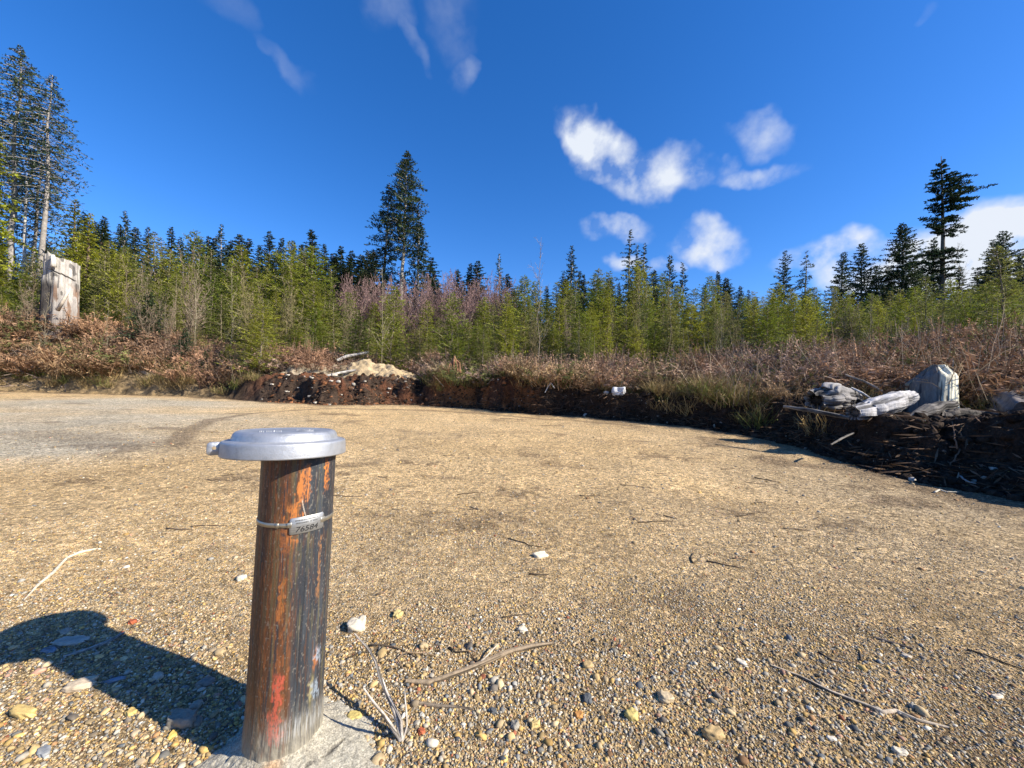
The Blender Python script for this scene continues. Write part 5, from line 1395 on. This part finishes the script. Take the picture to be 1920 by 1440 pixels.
# keep the stump clearing open
dS = np.hypot(x - at(1745, 760, 5.35)[0], y - 5.35); m = (dS > .8) & ~((pxs > 1480) & (s < 2.5)) & (np.hypot((x - 5.25) * .8, y - 5.0) > 1.15); x, y, z, th, s, pxs = x[m], y[m], z[m], th[m], s[m], pxs[m]; n = len(x)
k = fbm(x * .8, y * .8, 133, 4)[:, None]
cA = np.array([.46, .27, .165]); cB = np.array([.42, .29, .215]); cD = np.array([.20, .125, .085]); cO = np.array([.38, .22, .11]); cS = np.array([.42, .31, .16])
c = cB * (1 - sst(.4, .6, k)) + cA * sst(.4, .6, k)
q = sst(420, 250, pxs)[:, None]; c = c * (1 - q * .6) + cO * q * .6
q = (sst(1450, 1700, pxs) * .5)[:, None]; c = c * (1 - q) + np.array([.40, .245, .14]) * q
q = (sst(2.2, .6, s) * .75)[:, None] * sst(.35, .6, fbm(x * 1.5, y * 1.5, 137, 3))[:, None]; c = c * (1 - q) + cS * q
c = c * rs.uniform(.55, 1.1, (n, 1)) * .85 * (.55 + .9 * fbm(x * 1.4, y * 1.4, 151, 3))[:, None]
c = np.where((rs.rand(n) < .13)[:, None], np.array([.14, .15, .05]) * rs.uniform(.6, 1.3, (n, 1)), c)
hz = .35 + 1.3 * fbm(x * .9, y * .9, 139, 3) 
bake('dead_bracken', BRV, np.stack([x, y, z - .03], -1), rs.uniform(.6, 1.3, n) * (1 + .45 * sst(450, 300, pxs)), c, 'brown dead bracken and brush carpeting the slope behind the bank', 'bracken', M['brush'], rs, hz)
# twiggy tangle, thin grey brown stems
TV = [bracken(970 + k, 1.0, 1.4, 26, 0, up=.45) for k in range(4)]
th, s, x, y = field(800, .9, 11)
pxs = np.interp(th, _th, _px); m = ~((pxs > 470) & (pxs < 810) & (s < 3.4)) & ~((pxs > 1450) & (s < 3.0)); x, y, pxs, s = x[m], y[m], pxs[m], s[m]; n = len(x)
bake('twiggy_brush', TV, np.stack([x, y, ground_z(x, y) - .03], -1), rs.uniform(.7, 1.3, n), np.array([.30, .235, .17]) * rs.uniform(.6, 1.4, (n, 1)), 'tangled grey-brown twigs rising from the dead bracken', 'brush', M['brush'], rs)
# straw grass on the lip
GV = [bracken(980 + k, .38, .5, 44, 0, up=.7) for k in range(4)]
th, s, x, y = field(2700, .4, 2.6, p=1.0)
pxs = np.interp(th, _th, _px); d = fbm(x * 1.2, y * 1.2, 141, 3)
m = (d > np.where(pxs < 500, .42, .50)) & ~((pxs > 480) & (pxs < 800) & (s < 3.2)) & ~((pxs > 1540) & (s < 2)) & (np.hypot(x - at(1160, 722, 8.75)[0], y - 8.6) > .5); x, y, d, pxs = x[m], y[m], d[m], pxs[m]; n = len(x)
gc = np.array([.38, .28, .13]) * rs.uniform(.6, 1.25, (n, 1)); g2 = (rs.rand(n) < .22)[:, None]; gc = np.where(g2, np.array([.20, .22, .06]), gc)
bake('dry_grass', GV, np.stack([x, y, ground_z(x, y) - .02], -1), rs.uniform(.6, 1.3, n), gc, 'straw coloured dry grass along the lip of the bank', 'grass', M['brush'], rs)
# evergreen undergrowth
EV = [bracken(990 + k, .5, .8, 30, 8, up=.8) for k in range(3)]
th, s, x, y = field(620, 1.6, 9)
pxs = np.interp(th, _th, _px); d = fbm(x * .6 + 9, y * .6, 143, 3); m = (d > .53) & ~((pxs > 480) & (pxs < 800) & (s < 3)) & ~((pxs > 1480) & (s < 3)); x, y = x[m], y[m]; n = len(x)
bake('green_undergrowth', EV, np.stack([x, y, ground_z(x, y) - .02], -1), rs.uniform(.7, 1.3, n), np.array([.12, .145, .04]) * rs.uniform(.6, 1.4, (n, 1)), 'low olive green undergrowth in the brush', 'undergrowth', M['brush'], rs)
# twig heap at far left
mb = MB(); P0 = hit(55, 690); n = 700
B = P0 + rs.normal(0, 1, (n, 3)) * np.array([1.3, .5, .0]); B[:, 2] = ground_z(B[:, 0], B[:, 1]) + rs.uniform(0, .6, n) * np.exp(-((B[:, 0] - P0[0]) / 1.5) ** 2)
D = rs.normal(0, 1, (n, 3)) * np.array([1, .6, .5]); D /= np.linalg.norm(D, axis=1)[:, None]
mb.kites(B, D, rs.uniform(.3, 1.1, n), .025, rs, np.array([.27, .20, .15]) * rs.uniform(.4, 1.6, (n, 1)), .4)
tag(obj('twig_heap', mb.mesh('twig_heap', M['brush'])), 'heap of grey-brown twigs at the far left edge of the clearing', 'brush heap', kind='stuff')
# sticks and chips on the shaded bank top
mb = MB(); n = 120
th = np.radians(rs.uniform(38, 56, n)); s_ = rs.uniform(.1, 2.2, n); r = edgeR(th) + s_; B = np.stack([r * np.sin(th), r * np.cos(th), r * 0], -1); B[:, 2] = ground_z(B[:, 0], B[:, 1]) + rs.uniform(0, .08, n)
D = rs.normal(0, 1, (n, 3)) * np.array([1, 1, .25]); D /= np.linalg.norm(D, axis=1)[:, None]
mb.kites(B, D, rs.uniform(.06, .3, n), rs.uniform(.006, .02, n), rs, np.array([.07, .055, .045]) * rs.uniform(.3, 1.8, (n, 1)), .4)
tag(obj('wood_debris', mb.mesh('wood_debris', M['brush'])), 'splintered wood debris over the shaded soil bank', 'wood debris', kind='stuff')

# ------------------------------------------------------------------ sun and sky
SUN_EL = 33.6; SUN_H = np.array([.944, -.33])
sv = Vector((SUN_H[0] * math.cos(rad(SUN_EL)), SUN_H[1] * math.cos(rad(SUN_EL)), math.sin(rad(SUN_EL)))).normalized()
sl = bpy.data.lights.new('sun', 'SUN'); sl.energy = 5.0; sl.angle = rad(.5); sl.color = (1.0, .92, .80)
so = bpy.data.objects.new('sun', sl); COL.objects.link(so); so.rotation_euler = sv.to_track_quat('Z', 'Y').to_euler(); so.location = (8, -4, 12)
w = bpy.data.worlds.new('World'); SC.world = w; w.use_nodes = True
nt = w.node_tree; L = nt.links
bg = nt.nodes['Background']
sky = N(nt, 'ShaderNodeTexSky', sky_type='NISHITA', sun_disc=False)
sky.sun_elevation = rad(SUN_EL); sky.sun_rotation = math.atan2(SUN_H[0], SUN_H[1])
sky.air_density = 1.0; sky.dust_density = 0.25; sky.ozone_density = 3.0; sky.altitude = 100
SKYSAT, SKYSTR = 1.32, .073
hs = N(nt, 'ShaderNodeHueSaturation', Saturation=SKYSAT, Value=1.0, Hue=.5); L.new(sky.outputs[0], hs.inputs['Color'])
tc = N(nt, 'ShaderNodeTexCoord')
def cloud(px, py, rx, ry, ang=0.0):
    """soft elliptical cloud cell around a sky direction; returns a 0..1 mask socket"""
    d = Vector(ray(px, py)); up = Vector((0, 0, 1)); r_ = d.cross(up).normalized(); u_ = r_.cross(d).normalized()
    c, s = math.cos(rad(ang)), math.sin(rad(ang)); a = r_ * c + u_ * s; b = u_ * c - r_ * s
    sc = 1 / F / math.sqrt(1 + ((px - 960) ** 2 + (py - 720) ** 2) / F ** 2)
    def dot(v, k):
        n = N(nt, 'ShaderNodeVectorMath', operation='DOT_PRODUCT'); L.new(warp, n.inputs[0]); n.inputs[1].default_value = v
        m = N(nt, 'ShaderNodeMath', operation='MULTIPLY'); L.new(n.outputs['Value'], m.inputs[0]); m.inputs[1].default_value = 1 / (k * sc)
        p = N(nt, 'ShaderNodeMath', operation='MULTIPLY'); L.new(m.outputs[0], p.inputs[0]); L.new(m.outputs[0], p.inputs[1]); return p.outputs[0]
    q = N(nt, 'ShaderNodeMath', operation='ADD'); L.new(dot(a, rx), q.inputs[0]); L.new(dot(b, ry), q.inputs[1])
    f = N(nt, 'ShaderNodeVectorMath', operation='DOT_PRODUCT'); L.new(warp, f.inputs[0]); f.inputs[1].default_value = d
    fr_ = N(nt, 'ShaderNodeMath', operation='GREATER_THAN'); L.new(f.outputs['Value'], fr_.inputs[0]); fr_.inputs[1].default_value = 0
    mr = N(nt, 'ShaderNodeMapRange', interpolation_type='SMOOTHSTEP'); mr.inputs['From Min'].default_value = 1.7; mr.inputs['From Max'].default_value = 0.0; L.new(q.outputs[0], mr.inputs['Value'])
    o = N(nt, 'ShaderNodeMath', operation='MULTIPLY'); L.new(mr.outputs['Result'], o.inputs[0]); L.new(fr_.outputs[0], o.inputs[1])
    return o.outputs[0]
wn = N(nt, 'ShaderNodeTexNoise', Scale=9.0, Detail=4.0, Roughness=.5); L.new(tc.outputs['Generated'], wn.inputs['Vector'])
sub = N(nt, 'ShaderNodeVectorMath', operation='SUBTRACT'); L.new(wn.outputs['Color'], sub.inputs[0]); sub.inputs[1].default_value = (.5, .5, .5)
scl_ = N(nt, 'ShaderNodeVectorMath', operation='SCALE'); L.new(sub.outputs[0], scl_.inputs[0]); scl_.inputs['Scale'].default_value = .125
addv = N(nt, 'ShaderNodeVectorMath', operation='ADD'); L.new(tc.outputs['Generated'], addv.inputs[0]); L.new(scl_.outputs[0], addv.inputs[1]); warp = addv.outputs[0]
CL = [(1095, 262, 50, 32, -25, 1.3), (1165, 300, 56, 28, -30, 1.0), (1240, 330, 72, 34, -8, 1.0), (1290, 325, 30, 18, 0, .7), (1430, 245, 46, 26, -20, .6), (1415, 327, 60, 20, -5, .75), (1365, 310, 18, 18, 0, .5),
      (1160, 430, 50, 20, 0, .85), (1325, 462, 52, 34, -8, 1.0), (1285, 440, 16, 12, 0, .5), (1165, 500, 26, 16, 0, 1.0), (1240, 505, 26, 18, 0, .9), (1580, 480, 85, 28, 0, 1.3), (1850, 445, 140, 42, 3, 2.2), (1770, 475, 110, 55, 10, 2.2), (1900, 520, 180, 60, 0, 2.2), (1660, 500, 90, 34, 0, 1.8),
      (722, 10, 34, 40, -60, .17), (768, 70, 40, 14, -50, .18), (850, 25, 42, 50, 0, .13), (868, 125, 22, 26, -20, .22), (525, 120, 50, 18, -20, .12), (478, 95, 16, 16, 0, .10), (425, 10, 30, 30, 0, .08), (1735, 20, 12, 12, 0, .1)]
tot = None
for px, py, rx, ry, an, k in CL:
    o = cloud(px, py, rx * 1.15, ry * 1.12, an)
    m = N(nt, 'ShaderNodeMath', operation='MULTIPLY'); L.new(o, m.inputs[0]); m.inputs[1].default_value = k
    if tot is None: tot = m.outputs[0]
    else:
        a = N(nt, 'ShaderNodeMath', operation='MAXIMUM'); L.new(tot, a.inputs[0]); L.new(m.outputs[0], a.inputs[1]); tot = a.outputs[0]
cn = N(nt, 'ShaderNodeTexNoise', Scale=13.0, Detail=6.0, Roughness=.52); L.new(tc.outputs['Generated'], cn.inputs['Vector'])
cr = N(nt, 'ShaderNodeMapRange'); cr.inputs['From Min'].default_value = .36; cr.inputs['From Max'].default_value = .66; cr.inputs['To Min'].default_value = .10; cr.inputs['To Max'].default_value = 1.15; L.new(cn.outputs['Fac'], cr.inputs['Value'])
cm = N(nt, 'ShaderNodeMath', operation='MULTIPLY', use_clamp=True); L.new(tot, cm.inputs[0]); L.new(cr.outputs['Result'], cm.inputs[1])
mx = N(nt, 'ShaderNodeMix', data_type='RGBA'); L.new(cm.outputs[0], mx.inputs['Factor']); tn = N(nt, 'ShaderNodeMix', data_type='RGBA', blend_type='MULTIPLY'); tn.inputs['Factor'].default_value = 1; tn.inputs['B'].default_value = (1.10, 1.17, 1.50, 1); L.new(hs.outputs['Color'], tn.inputs['A']); L.new(tn.outputs['Result'], mx.inputs['A']); mx.inputs['B'].default_value = (5.6, 6.0, 6.7, 1)
L.new(mx.outputs['Result'], bg.inputs['Color'])
bg.inputs['Strength'].default_value = SKYSTR

SC.view_settings.view_transform = 'Standard'; SC.view_settings.look = 'None'; SC.view_settings.gamma = 1
SC.view_settings.exposure = 1.0
SC.render.engine = 'CYCLES'
SC.cycles.max_bounces = 6; SC.cycles.transparent_max_bounces = 6
print('objects', len(bpy.data.objects))
